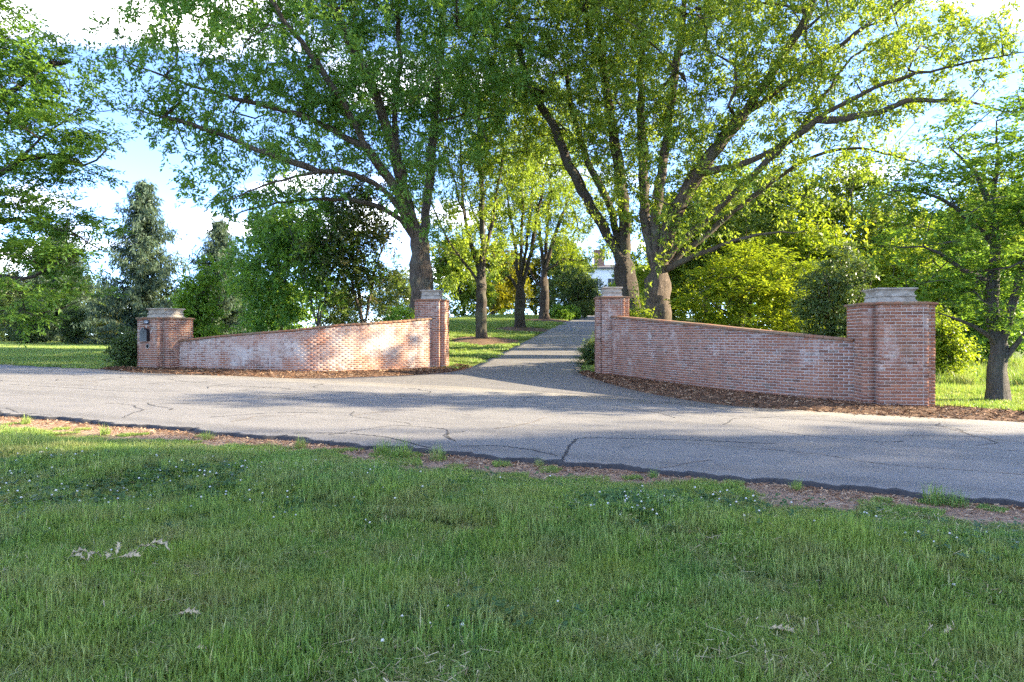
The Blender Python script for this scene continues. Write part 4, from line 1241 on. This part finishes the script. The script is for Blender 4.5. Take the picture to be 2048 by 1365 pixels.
LG = 'trees beyond the left lawn'
LA = generic_tree('lawn_tree', 'dense mid green tree behind the left wall', 'tree', wood(560, 38), 8.2, 3.6, 'oak_leaf_cool', 'bark_grey', 221, 420, 66, .22, clear=.06, group=LG, stems=5, rr=.09)
generic_tree('magnolia_tree', 'dark glossy magnolia with bare stems behind the left wall', 'tree', wood(722, 36), 9.4, 3.3, 'magnolia_leaf', 'bark_dark', 222, 420, 34, .22, .42, clear=.14, stems=3, rr=.16, spread=.42)
generic_tree('magnolia_tree', 'thinner multi-stemmed tree between the magnolia and the bushy lawn tree', 'tree', wood(635, 35), 7.6, 2.6, 'layer_leaf', 'bark_grey', 223, 300, 40, .18, .42, clear=.3, stems=6, rr=.08, spread=.4)
copy_tree(LA, wood(110, 66), 1.0, 1.0, 'rounded dark tree at the far side of the left lawn', LG, 'dark_leaf')
copy_tree(LA, wood(20, 58), 2.4, .8, 'low dark tree at the left edge beyond the lawn', LG, 'dark_leaf')
copy_tree(LA, wood(205, 78), 3.4, .75, 'pale low tree left of the spruce beyond the lawn', LG, 'wood_leaf')
copy_tree(LA, wood(-60, 70), 4.0, 1.2, 'tall dark tree cut by the left edge beyond the lawn', LG)
copy_tree(LA, wood(470, 70), 5.1, .9, 'distant green tree between the two spruces', LG)
copy_tree(LA, wood(790, 60), .5, .7, 'small tree glimpsed between magnolia and the huge oak', LG, 'wood_leaf')
copy_tree(LA, wood(680, 72), 1.9, .8, 'distant tree behind the magnolia stems', LG, 'wood_leaf')
copy_tree(LA, wood(300, 58), 2.9, .42, 'low leafy bush under the left spruce', LG, 'holly_leaf')
copy_tree(LA, wood(150, 52), 5.9, .38, 'dark bush at the lawn edge left of the spruce', LG, 'dark_leaf')
copy_tree(LA, wood(60, 50), 4.6, .42, 'wide dark bush at the lawn edge near the left frame edge', LG, 'dark_leaf')
copy_tree(LA, wood(225, 62), .2, .36, 'yellowish bush at the lawn edge below the spruce', LG, 'gold_leaf')

# distant woods closing the view left of the spruces and behind the right-hand trees
def distant_wood(label, px0, px1, Y0, n, hmin, hmax, seed, leaf):
    r = np.random.default_rng(seed)
    C, D, tc = [], [], []
    for k in range(n):
        Y = Y0*r.uniform(.85, 1.25); x = (px0 + (px1-px0)*(k + r.random())/n - 1024)/1365*Y
        h = r.uniform(hmin, hmax); w = h*r.uniform(.35, .6); g = gz(x, Y); tt = r.normal(.45, .2)
        v = r.normal(0, 1, (64, 3)); v /= np.linalg.norm(v, axis=1)[:, None]; v *= r.random((64, 1))**.25
        c = np.array([x, Y, g + h*.5]) + v*np.array([w, w, h*.52])
        c = c[c[:, 2] > g + .3]
        C.append(c); D.append(v[:len(c)]); tc.append(np.full(len(c), tt))
    V, Fl, ti = leaves(np.concatenate(C), np.concatenate(D), r, 10, 1.0, .72, .55, .2, .1, np.concatenate(tc))
    tag(obj('distant_wood', np_mesh('distant_wood', V, Fl, M[leaf], False, {'tint': ti})), label, 'woods', None, 'stuff')
distant_wood('distant woods beyond the left lawn', -150, 620, 125, 34, 7, 13, 231, 'layer_leaf')
distant_wood('distant woods behind the right-hand trees', 1300, 2250, 105, 36, 8, 15, 232, 'wood_leaf')

# spruces
def spruce(label, px, Y, h, rad, seed, n_br, group):
    r = np.random.default_rng(seed)
    x = (px-1024)/1365*Y; g = gz(x, Y)
    root = thing('spruce_tree', label, 'tree', (x, Y, g), 0, group)
    P = [np.array([0, 0, -.2])]; par = [-1]; tg = [1]
    K = 40
    for k in range(1, K+1):
        P.append(np.array([.02*math.sin(k), .02*math.cos(k*1.3), h*k/K])); par.append(k-1); tg.append(1)
    C, D, tc = [], [], []
    for b in range(n_br):
        f = (b + r.random())/n_br
        z = h*(.06 + .93*f)
        a = b*2.399 + r.normal(0, .25)
        Lb = rad*(1-f)**.85*r.choice([.5, .75, 1.0, 1.2])*r.uniform(.8, 1.15) + .2
        st = int(np.clip(round(z/h*K), 1, K))
        idx = st
        m = max(3, int(Lb/.3))
        for q in range(1, m+1):
            u = q/m
            drop = -.32*Lb*u*(1-.25*u) * (1-f*.9) + .18*Lb*u**3 + f*.35*Lb*u
            p = np.array([math.cos(a)*Lb*u, math.sin(a)*Lb*u, z + drop]) + r.normal(0, .03, 3)
            P.append(p); par.append(idx); tg.append(2); idx = len(P)-1
            for s in range(5):
                C.append(p + r.normal(0, .05 + .16*u, 3)*np.array([1, 1, .3])); D.append((math.cos(a)*.45 + r.normal(0, .4), math.sin(a)*.45 + r.normal(0, .4), -.5)); tc.append(r.normal(.4, .15))
    P = np.array(P); par = np.array(par); tg = np.array(tg)
    rad_ = np.where(tg == 1, .02 + .018*(h - P[:, 2]), .012); cnt = np.where(tg == 1, 1000 - np.arange(len(P)), 1).astype(float)
    ids = np.arange(len(P))
    V, Fq = tubes(P, par, rad_, cnt, ids[(tg == 1) & (ids > 0)], 8); obj('trunk', np_mesh('trunk', V, Fq, M['bark_dark'], True), root)
    V, Fq = tubes(P, par, rad_, cnt, ids[tg == 2], 3); obj('branches', np_mesh('branches', V, Fq, M['bark_dark'], True), root)['kind'] = 'stuff'
    D = np.array(D); D /= np.linalg.norm(D, axis=1)[:, None]
    V, Fl, ti = leaves(np.array(C), D, r, 7, .17, .34, .2, 0, .75, np.array(tc), .3)
    obj('crown', np_mesh('crown', V, Fl, M['spruce_needle'], False, {'tint': ti}), root)['kind'] = 'stuff'
    return root
SG = 'spruces beyond the left lawn'
S1 = spruce('tall dark spruce with drooping boughs standing alone behind the mailbox pillar', 288, 52, 12.6, 3.7, 301, 215, SG)
S2 = copy_tree(S1, wood(440, 56), 2.0, (.95, .95, .82), 'second spruce, half hidden behind the bright shrub', SG)
copy_tree(S1, wood(120, 60), 4.0, (1.1, 1.1, .8), 'shadowy spruce behind the left lawn bushes', SG)

# shrubs near the walls
def shrub(name, label, px, Y, h, rad, leaf, seed, n_ter=220, n_leaf=60, size=.11, aspect=.45, clear=.02, spread=.2, squash=1.0, cat='shrub', base=None, rr=None):
    loc = base or wood(px, Y)
    return generic_tree(name, label, cat, loc, h, rad, leaf, 'bark_dark', seed, n_ter, n_leaf, size, aspect, clear=clear, stems=5, spread=spread, squash=squash, rr=rr or .04)
shrub('holly_shrub', 'bright green upright holly right of the mailbox pillar', 408, 26.5, 3.6, 1.15, 'holly_leaf', 401, 320, 60, .12, .45, rr=.06)
shrub('small_shrub', 'low dark shrub against the left side of the mailbox pillar', 255, 22.9, 1.05, .55, 'dark_leaf', 402, 150, 50, .09, base=(-12.95, 22.95, gz(-12.95, 22.95)))
shrub('small_shrub', 'leafy shrub top peeking over the left wall beside the gate pillar', 812, 26.5, 2.25, .75, 'holly_leaf', 403, 150, 50, .11)
shrub('small_shrub', 'bright upright shrub behind the right gate pillar', 1280, 26.5, 2.5, .8, 'fresh_leaf', 404, 170, 50, .10)
shrub('small_shrub', 'clipped dark shrub low at the left foot of the right gate pillar', 1183, 27.5, 1.0, .55, 'dark_leaf', 405, 170, 60, .07, base=(3.28, 27.4, gz(3.28, 27.4)))
shrub('holly_tree', 'dark dense holly between the dogwood and the broad pillar', 1690, 22, 4.4, 1.3, 'dark_leaf', 406, 420, 60, .11, .5, rr=.07, cat='tree')
shrub('sapling', 'sunlit yellow sapling just right of the broad pillar', 1883, 21.5, 2.2, .75, 'fresh_leaf', 407, 170, 70, .085, .55, clear=.15, rr=.03)
shrub('evergreen_shrub', 'dark spreading evergreen beside the top of the drive', 1150, 62, 4.8, 3.2, 'dark_leaf', 408, 260, 60, .22, .35, spread=.4, rr=.08)
BG = 'clipped round shrubs at the top of the drive'
bxw = shrub('boxwood_shrub', 'largest clipped round shrub at the foot of the far oak', 1118, 57, 1.15, 1.0, 'holly_leaf', 409, 260, 50, .10, .6, spread=.14, squash=1.2)
bxw['group'] = BG
copy_tree(bxw, wood(1142, 58), 1.0, .95, 'clipped round shrub nearest the drive edge', BG)
copy_tree(bxw, wood(1130, 55.5), 2.2, .7, 'smallest clipped round shrub in front of the other two', BG)
copy_tree(bxw, wood(1180, 84), 3.0, 1.6, 'dark clipped shrub beside the white house', BG, 'dark_leaf')

# white house on the hilltop, mostly hidden
hx, hy = (1232-1024)/1365*108, 108.
hz0 = gz(hx, hy) - .3
house = thing('white_house', 'white house with brick chimney glimpsed at the top of the drive', 'house', (hx, hy, hz0))
mb = MB(); mb.box(-5, 7, 0, 9, -1, 8.2); obj('wall', mb.mesh('wall', M['white_siding']), house)
mb = MB(); mb.rings([[(-5.5, -.5, 8.2), (7.5, -.5, 8.2), (7.5, 9.5, 8.2), (-5.5, 9.5, 8.2)], [(-5.5, -.5, 8.45), (7.5, -.5, 8.45), (7.5, 9.5, 8.45), (-5.5, 9.5, 8.45)], [(-2.5, 4.4, 9.4), (4.5, 4.4, 9.4), (4.5, 4.6, 9.4), (-2.5, 4.6, 9.4)]])
roof = obj('roof', mb.mesh('roof', M['roof_slate']), house)
mb = MB(); mb.box(-3.2, -1.6, 1.5, 2.5, 8, 11.2); mb.box(-3.3, -1.5, 1.4, 2.6, 11.2, 11.45); obj('chimney', mb.mesh('chimney', M['chimney_brick']), roof)
for k in range(4):
    for z in (1.2, 4.8):
        x0 = -4 + k*2.7
        mb = MB(); mb.box(x0-.08, x0+1.28, -.06, .02, z-.08, z+1.98); w = obj('window', mb.mesh('window', M['white_siding']), house)
        mb = MB(); mb.box(x0+.02, x0+.58, -.075, -.05, z, z+1.9); mb.box(x0+.62, x0+1.18, -.075, -.05, z, z+1.9); obj('pane', mb.mesh('pane', M['window_glass']), w)
for k in range(2):
    mb = MB(); mb.rings([[(-6.3+k*.0+.22*s*math.cos(a), -2.2+k*2.5+.22*s*math.sin(a), z) for a in np.linspace(0, 2*np.pi, 12, endpoint=False)] for s, z in ((1.3, -1), (1.3, -.6), (1, -.5), (.85, 3.2), (1.2, 3.3), (1.2, 3.5))])
    obj('column', mb.mesh('column', M['white_siding']), house)

# ------------------------------------------------------------------ grass
def blade_patch(name, side, n, lmin, lmax, w, seed, lean=.8):
    r = np.random.default_rng(seed)
    x, y = r.uniform(-side/2, side/2, (2, n))
    a = r.random(n)*2*np.pi; L = r.uniform(lmin, lmax, n)*r.choice([1, 1, 1, 1.35], n); ln = np.abs(r.normal(0, lean, n))
    dx, dy = np.cos(a), np.sin(a)
    wv = w*r.uniform(.7, 1.3, n)
    fa = r.random(n)*np.pi
    sx, sy = np.cos(fa)*wv/2, np.sin(fa)*wv/2
    z0 = np.full(n, -.01)
    m1 = np.stack([x + dx*L*np.minimum(ln, 1.2)*.3, y + dy*L*np.minimum(ln, 1.2)*.3, L*np.clip(.6 - ln*.14, .22, .6)], 1)
    tp = np.stack([x + dx*L*np.minimum(ln, 1.2)*.85, y + dy*L*np.minimum(ln, 1.2)*.85, L*np.clip(1 - ln*.42, .12, 1)], 1)
    S = np.stack([sx, sy, np.zeros(n)], 1)
    b = np.stack([x, y, z0], 1)
    V = np.stack([b - S, b + S, m1 + S*.8, m1 - S*.8, tp], 1).reshape(-1, 3)
    i = np.arange(n)*5
    q = np.stack([i, i+1, i+2, i+3], 1); t3 = np.stack([i+3, i+2, i+4], 1)
    tint = np.clip(r.beta(1.5, 1.7, n)*.88 + (r.random(n) < .08)*.5, 0, 1)
    me = np_mesh(name, V, [q, t3], M['blade'], False, {'tint': np.concatenate([tint, tint])})
    return me

def template_collection(name, meshes):
    c = bpy.data.collections.new(name)
    for k, me in enumerate(meshes):
        c.objects.link(bpy.data.objects.new(f'{name}_{chr(97+k)}', me))
    return c

def scatter(name, pts, rot, scl, idx, coll, label, mat=None):
    me = bpy.data.meshes.new(name)
    me.vertices.add(len(pts)); me.vertices.foreach_set('co', np.ascontiguousarray(pts, np.float32).ravel())
    a = me.attributes.new('rot', 'FLOAT_VECTOR', 'POINT'); a.data.foreach_set('vector', np.ascontiguousarray(rot, np.float32).ravel())
    a = me.attributes.new('scl', 'FLOAT_VECTOR', 'POINT'); a.data.foreach_set('vector', np.ascontiguousarray(scl, np.float32).ravel())
    a = me.attributes.new('pick', 'INT', 'POINT'); a.data.foreach_set('value', np.ascontiguousarray(idx, np.int32))
    o = obj(name, me)
    ng = bpy.data.node_groups.new(name, 'GeometryNodeTree')
    ng.interface.new_socket('Geometry', in_out='INPUT', socket_type='NodeSocketGeometry')
    ng.interface.new_socket('Geometry', in_out='OUTPUT', socket_type='NodeSocketGeometry')
    N, K = ng.nodes, ng.links
    gi, go = N.new('NodeGroupInput'), N.new('NodeGroupOutput')
    ci = N.new('GeometryNodeCollectionInfo'); ci.inputs['Collection'].default_value = coll; ci.inputs['Separate Children'].default_value = True; ci.inputs['Reset Children'].default_value = True
    ip = N.new('GeometryNodeInstanceOnPoints'); ip.inputs['Pick Instance'].default_value = True
    def attr(nm, dt):
        n = N.new('GeometryNodeInputNamedAttribute'); n.data_type = dt; n.inputs['Name'].default_value = nm
        return n.outputs['Attribute']
    K.new(gi.outputs[0], ip.inputs['Points']); K.new(ci.outputs[0], ip.inputs['Instance'])
    K.new(attr('pick', 'INT'), ip.inputs['Instance Index'])
    K.new(attr('rot', 'FLOAT_VECTOR'), ip.inputs['Rotation'])
    K.new(attr('scl', 'FLOAT_VECTOR'), ip.inputs['Scale'])
    K.new(ip.outputs[0], go.inputs[0])
    md = o.modifiers.new('scatter', 'NODES'); md.node_group = ng
    return tag(o, label, 'grass', None, 'stuff')

rg = np.random.default_rng(77)
near_t = template_collection('near_turf', [blade_patch(f'near_turf_{k}', .42, 1350, .030, .085, .0058, 500+k, (.8, 1.2, 1.7, 1.0, 2.2)[k]) for k in range(5)])
def value_noise(x, y, s, seed):
    r = np.random.default_rng(seed); G = r.random((64, 64))
    u, v = np.asarray(x)/s % 63, np.asarray(y)/s % 63
    i, j = u.astype(int), v.astype(int); fu, fv = u-i, v-j
    fu, fv = fu*fu*(3-2*fu), fv*fv*(3-2*fv)
    return G[i, j]*(1-fu)*(1-fv)+G[i+1, j]*fu*(1-fv)+G[i, j+1]*(1-fu)*fv+G[i+1, j+1]*fu*fv

st = .21
X, Y = np.meshgrid(np.arange(-14, 12, st), np.arange(1.6, 14, st))
X = X.ravel() + rg.uniform(-.1, .1, X.size); Y = Y.ravel() + rg.uniform(-.1, .1, Y.size)
n_ = NU[0]*X + NU[1]*Y
edge_n = 6.12 + (value_noise(X+50, Y+50, .9, 1) - .5)*.7 + (value_noise(X+50, Y+50, .3, 2)-.5)*.5 - .55*sstep(-7.5, -11, X*.934-Y*.358)
keep = (np.abs(X) < .82*Y + 1.2) & (n_ < edge_n)
stray = (np.abs(X) < .82*Y + 1.2) & (n_ >= edge_n) & (n_ < 6.82) & (rg.random(len(X)) < .16)
X, Y, fr = np.concatenate([X[keep], X[stray]]), np.concatenate([Y[keep], Y[stray]]), np.concatenate([np.ones(keep.sum()), np.full(stray.sum(), .45)])
hgt = (.28 + .8*value_noise(X+40, Y+40, .6, 5) + .5*value_noise(X+40, Y+40, .23, 6) + .55*sstep(.62, .85, value_noise(X+70, Y+20, .42, 7)))*np.where(fr < 1, .9, 1)
fr = fr*np.where(value_noise(X+30, Y+80, .5, 8) < .2, .8, 1.0)
n_ = NU[0]*X + NU[1]*Y
hgt *= (1 + .18*np.exp(-((n_-4.9)/.5)**2))*(1 - .5*sstep(5.2, 6.1, n_))
k = len(X)
scatter('lawn_grass', np.stack([X, Y, turf_z(X, Y)], 1), np.stack([rg.normal(0, .04, k), rg.normal(0, .04, k), rg.random(k)*6.28], 1),
        np.stack([fr, fr, hgt], 1), rg.integers(0, 5, k), near_t, 'mown lawn grass with clover in the foreground')

far_t = template_collection('far_turf', [blade_patch(f'far_turf_{k}', 1.1, 1500, .04, .10, .012, 600+k) for k in range(4)])
def far_points(x0, x1, y0, y1, step, ok):
    X, Y = np.meshgrid(np.arange(x0, x1, step), np.arange(y0, y1, step))
    X = X.ravel() + rg.uniform(-.25, .25, X.size); Y = Y.ravel() + rg.uniform(-.25, .25, Y.size)
    m = ok(X, Y); return X[m], Y[m]
Lx = catmull(DL, 12); Rx = catmull(DR, 12)
def drive_l(Y): return np.interp(Y, Lx[84:, 1], Lx[84:, 0])
def drive_r(Y): return np.interp(Y, Rx[84:, 1], Rx[84:, 0])
LWp = catmull([(-13.3, 21.9), (-12.4, 22.6), (-11.1, 22.9), (-9.6, 22.6), (-7.1, 22.1), (-5.67, 22.6), (-4.22, 23.7), (-2.3, 25.3), (-1.4, 26.4)], 10)
RWp = catmull([(2.5, 25.0), (3.36, 23.2), (5.0, 18.5), (6.4, 15.8), (7.42, 14.9), (8.9, 14.5), (10.2, 13.0)], 10)
def ok_left(X, Y):
    n = NU[0]*X + NU[1]*Y; t = TU[0]*X + TU[1]*Y
    behind = np.where(X < -12.8, n > far_edge(t) + .45, np.where(X < -1.4, Y > np.interp(X, LWp[:, 0], LWp[:, 1]) + .2, True))
    rings = (np.hypot(X-x1, Y-35.2) > 1.9) & (np.hypot(X-x2, Y-42.3) > 1.9) & (np.hypot(X-x3, Y-53.5) > 2.2)
    return behind & rings & (X < drive_l(np.maximum(Y, 24.8)) - .45) & (np.abs(X) < .8*Y + 2) & ((X < -11) | (Y > 25.2))
def ok_right(X, Y):
    n = NU[0]*X + NU[1]*Y; t = TU[0]*X + TU[1]*Y
    a = np.interp(Y[...], RWp[::-1, 1], RWp[::-1, 0])
    return (np.where(Y < 25, (X > a + .9) & (n > 14.7), X > drive_r(Y) + .5)) & (X < .8*Y + 2) & ~((X < 9.6) & (Y < 15.8))
X, Y = far_points(-45, 8, 19, 66, .62, ok_left)
X2, Y2 = far_points(2.5, 42, 10, 48, .62, ok_right)
X, Y = np.concatenate([X, X2]), np.concatenate([Y, Y2])
k = len(X); s = rg.uniform(.85, 1.2, k)
hh = s*(.8 + .5*value_noise(X+60, Y+60, 2., 9))*np.where((X > 10) & (Y > 18), 1.8, 1)
scatter('far_lawn_grass', np.stack([X, Y, ground_z(X, Y)], 1), np.stack([rg.normal(0, .03, k), rg.normal(0, .03, k), rg.random(k)*6.28], 1), np.stack([s, s, hh], 1), rg.integers(0, 4, k), far_t, 'lawn grass beyond the brick walls and beside the drive')

# rank weeds at the wood edge right of the pillar and tufts on the road edge
weed_t = template_collection('weed', [blade_patch(f'weed_{k}', .22, 130, .12, .30, .007, 700+k, .8) for k in range(3)])
wx, wy, ws = [], [], []
for tt, nn, s in [(-4.15, 6.72, .75), (-3.85, 6.6, .9), (-3.4, 6.62, .7), (1.3, 6.75, .75), (1.45, 6.72, .6), (-6.6, 6.6, .5), (-9.8, 6.5, .5), (-2.3, 6.8, .4), (-1.1, 6.75, .35), (.2, 6.8, .4), (-5.2, 6.6, .55), (-8, 6.3, .5), (2.2, 6.7, .5)]:
    x, y = rd(tt, nn); wx.append(x); wy.append(y); ws.append(s)
for _ in range(420):
    Yq = rg.uniform(20, 42); Xq = Yq*rg.uniform(.60, .78)
    wx.append(Xq); wy.append(Yq); ws.append(rg.uniform(1., 2.4))
wx, wy, ws = map(np.array, (wx, wy, ws)); k = len(wx)
scatter('weeds', np.stack([wx, wy, ground_z(wx, wy)], 1), np.stack([np.zeros(k), np.zeros(k), rg.random(k)*6.28], 1), np.stack([ws]*3, 1), rg.integers(0, 3, k), weed_t, 'rank weeds and grass tufts along the edges')

# white clover
def clover():
    r = np.random.default_rng(88)
    spots = [(-4.2, 6.1, .7, 26), (-3.1, 5.85, .6, 26), (-2.4, 6.2, .5, 18), (-2.3, 5.2, .5, 12), (-5.2, 6.4, .6, 14), (-1.5, 5.4, .5, 8), (1.05, 5.4, .33, 22), (1.35, 5.6, .3, 12), (.9, 5.05, .3, 7), (2.7, 4.65, .5, 7), (3.4, 4.5, .5, 5), (-.2, 3.3, .25, 4), (-3.8, 5.0, .7, 10), (2.2, 5.4, .5, 6), (-.6, 6.2, .7, 6)]
    V, Fh, n0 = [], [], 0
    LV, LF, lt, l0 = [], [], [], 0
    for cx, cy, s, k in spots:
        for _ in range(int(k*1.7)):
            x, y = cx + r.normal(0, s), cy + r.normal(0, s*.7)
            if NU[0]*x + NU[1]*y > 6.3: continue
            z = float(turf_z(x, y)) + r.uniform(.050, .08); R_ = r.uniform(.006, .0105)
            pts = [(0, 0, 1), (0, 0, -.8)] + [(math.cos(a)*q, math.sin(a)*q, h) for h, q, o in ((.55, .8, 0), (-.15, 1, .4)) for a in [o + 2*math.pi*i/7 for i in range(7)]]
            V += [(x + p[0]*R_*r.uniform(.85, 1.15), y + p[1]*R_*r.uniform(.85, 1.15), z + p[2]*R_) for p in pts]
            for i in range(7):
                j = (i+1) % 7
                Fh += [(n0, n0+2+i, n0+2+j), (n0+2+i, n0+9+i, n0+9+j), (n0+2+i, n0+9+j, n0+2+j), (n0+9+i, n0+1, n0+9+j)]
            n0 += len(pts)
        for _ in range(int(k*20)):
            x, y = cx + r.normal(0, s*.8), cy + r.normal(0, s*.6)
            if NU[0]*x + NU[1]*y > 6.3: continue
            z = float(turf_z(x, y)) + r.uniform(.04, .075); a0 = r.random()*6.28; q = r.uniform(.013, .020); tl = r.normal(0, .25, 2)
            for i in range(3):
                a = a0 + i*2.094
                d = np.array([math.cos(a), math.sin(a)]); pn = np.array([-d[1], d[0]])
                for w_, l_ in ((0, .0), (.75, 1.0), (.35, 1.75), (-.35, 1.75), (-.75, 1.0)):
                    o = d*l_*q*.9 + pn*w_*q
                    LV.append((x + o[0], y + o[1], z + o[0]*tl[0] + o[1]*tl[1] + .1*l_*q))
                LF.append([l0+i_ for i_ in range(5)]); l0 += 5; lt.append(r.random())
    h = obj('clover_flowers', np_mesh('clover_flowers', np.array(V), np.array(Fh), M['clover_head'], True))
    tag(h, 'small white clover flower heads dotted in the foreground lawn', 'flowers', None, 'stuff')
    l = obj('clover_leaves', np_mesh('clover_leaves', np.array(LV), np.array(LF), M['clover_leaf'], False, {'tint': np.array(lt)}))
    tag(l, 'patches of clover leaves in the foreground lawn', 'clover', None, 'stuff')
clover()

# bleached thatch lying among the blades, thickest on the drier patches
kt = 15000
ty = 2.2 + 5.6*re_.random(kt)**1.2; tx = ty*re_.uniform(-.85, .85, kt)
ok = (NU[0]*tx + NU[1]*ty < 6.2) & (value_noise(tx+90, ty+30, .8, 12) + .25*sstep(-1, 3, tx)*sstep(5, 3, ty) > .42 + .35*re_.random(kt))
tx, ty = tx[ok], ty[ok]; kt = len(tx)
ta = re_.random(kt)*6.283; tl_ = re_.uniform(.015, .05, kt); tw_ = re_.uniform(.0012, .0026, kt)
Pq = np.stack([tx, ty, turf_z(tx, ty) + .022 + .03*re_.random(kt)], 1)
Dq = np.stack([np.cos(ta), np.sin(ta), re_.normal(0, .3, kt)], 1)*tl_[:, None]; Sq = np.stack([-np.sin(ta), np.cos(ta), re_.normal(0, .3, kt)], 1)*tw_[:, None]
th = obj('dry_thatch', np_mesh('dry_thatch', np.stack([Pq-Dq-Sq, Pq+Dq-Sq, Pq+Dq+Sq, Pq-Dq+Sq], 1).reshape(-1, 3), np.arange(4*kt).reshape(-1, 4), M['straw'], False, {'tint': re_.random(kt)}))
tag(th, 'dry straw coloured blades lying in the foreground lawn', 'thatch', None, 'stuff')

# dry oak leaves and a fallen twig on the near lawn
def oak_leaf_mesh(seed, curl):
    r = np.random.default_rng(seed)
    n = 15; u = np.linspace(0, 1, n)
    lob = .035 + .15*np.sin(np.pi*np.clip(u, 0, 1))**.7
    teeth = np.array([.3, .45, 1, .4, .35, 1.1, .5, .35, 1.25, .5, .35, 1.0, .4, .35, .1])
    wl_, wr_ = lob*teeth*r.uniform(.8, 1.2, n), lob*teeth*r.uniform(.8, 1.2, n)
    z = curl*np.sin(u*math.pi)*.5 + .03*r.standard_normal(n)
    bend = curl*.5*u**2
    V, F_ = [], []
    for i in range(n):
        V += [(u[i], bend[i]*.5, z[i]), (u[i] + .09*teeth[i], wl_[i] + bend[i]*.5, z[i] + wl_[i]*curl*1.4), (u[i] + .09*teeth[i], -wr_[i] + bend[i]*.5, z[i] + wr_[i]*curl*1.1)]
        V += [(p[0], p[1], p[2] - .006) for p in V[-3:]]
    for i in range(n-1):
        a, b = i*6, (i+1)*6
        F_ += [(a, b, b+1, a+1), (a, a+2, b+2, b), (a+3, a+4, b+4, b+3), (a+3, b+3, b+5, a+5), (a+1, b+1, b+4, a+4), (a+2, a+5, b+5, b+2)]
    me = bpy.data.meshes.new('dry_leaf'); me.from_pydata(V, [], F_); me.materials.append(M['dry_leaf']); me.update()
    for p in me.polygons: p.use_smooth = True
    return me
OL = [oak_leaf_mesh(s, c_) for s, c_ in ((1, .35), (2, .6), (3, .2))]
twx, twy = -2.23, 3.86
twz = float(turf_z(twx, twy)) + .06
twig = thing('fallen_twig', 'fallen oak twig with bleached curled leaves on the left foreground grass', 'twig', (twx, twy, twz))
tw_pts = [(-.14, -.03, -.02), (-.08, -.01, -.01), (0, .02, .0), (.07, .04, .005), (.11, .05, .0)]
mb = MB()
mb.rings([[(x, y + .003*math.cos(a), z + .003*math.sin(a)) for a in np.linspace(0, 2*np.pi, 6, endpoint=False)] for x, y, z in tw_pts])
obj('stem', mb.mesh('stem', M['dry_leaf']), twig)
for k, (x, y, z, rz, s, tl) in enumerate([(.05, .05, .012, .45, .17, .1), (.10, .06, .012, .1, .19, .0), (.02, .0, .005, -.25, .16, .1), (-.05, .0, .0, -1.2, .15, .3), (-.12, -.02, 0, 3.6, .16, .2), (-.02, .02, .01, 1.9, .12, .6), (-.16, -.03, 0, 2.7, .13, .1), (-.08, -.01, 0, 4.3, .13, .2)]):
    obj('leaf', OL[k % 3], twig, (x, y, z), (.4*(k % 3 - 1), -tl, rz), (s*.8, s*.8, s*.85))
FG = 'dry oak leaves on the lawn'
for k, (x, y, rz, s, lb) in enumerate([(-1.56, 3.19, .1, .14, 'curled dry leaf lying below and right of the fallen twig'), (-1.32, 2.83, -.3, .09, 'short dry leaf close to the bottom edge, left of centre'),
        (1.20, 3.19, -.4, .17, 'dry leaf on the lawn at lower right, leftmost of three'), (1.60, 3.23, 1.6, .11, 'dry leaf on the lawn at lower right, middle of three'),
        (2.02, 3.2, .5, .12, 'dry leaf on the lawn at lower right, rightmost of three'), (-3.32, 4.45, 1.0, .12, 'dry leaf at the left edge of the lawn'), (-1.38, 4.6, .2, .08, 'tiny dry leaf on the lawn between twig and road')]):
    lf = obj('fallen_leaf', OL[k % 3], None, (x, y, float(turf_z(x, y)) + .045), (.3, .1, rz), (s*.72, s*.72, s*.72))
    tag(lf, lb, 'leaf', FG)
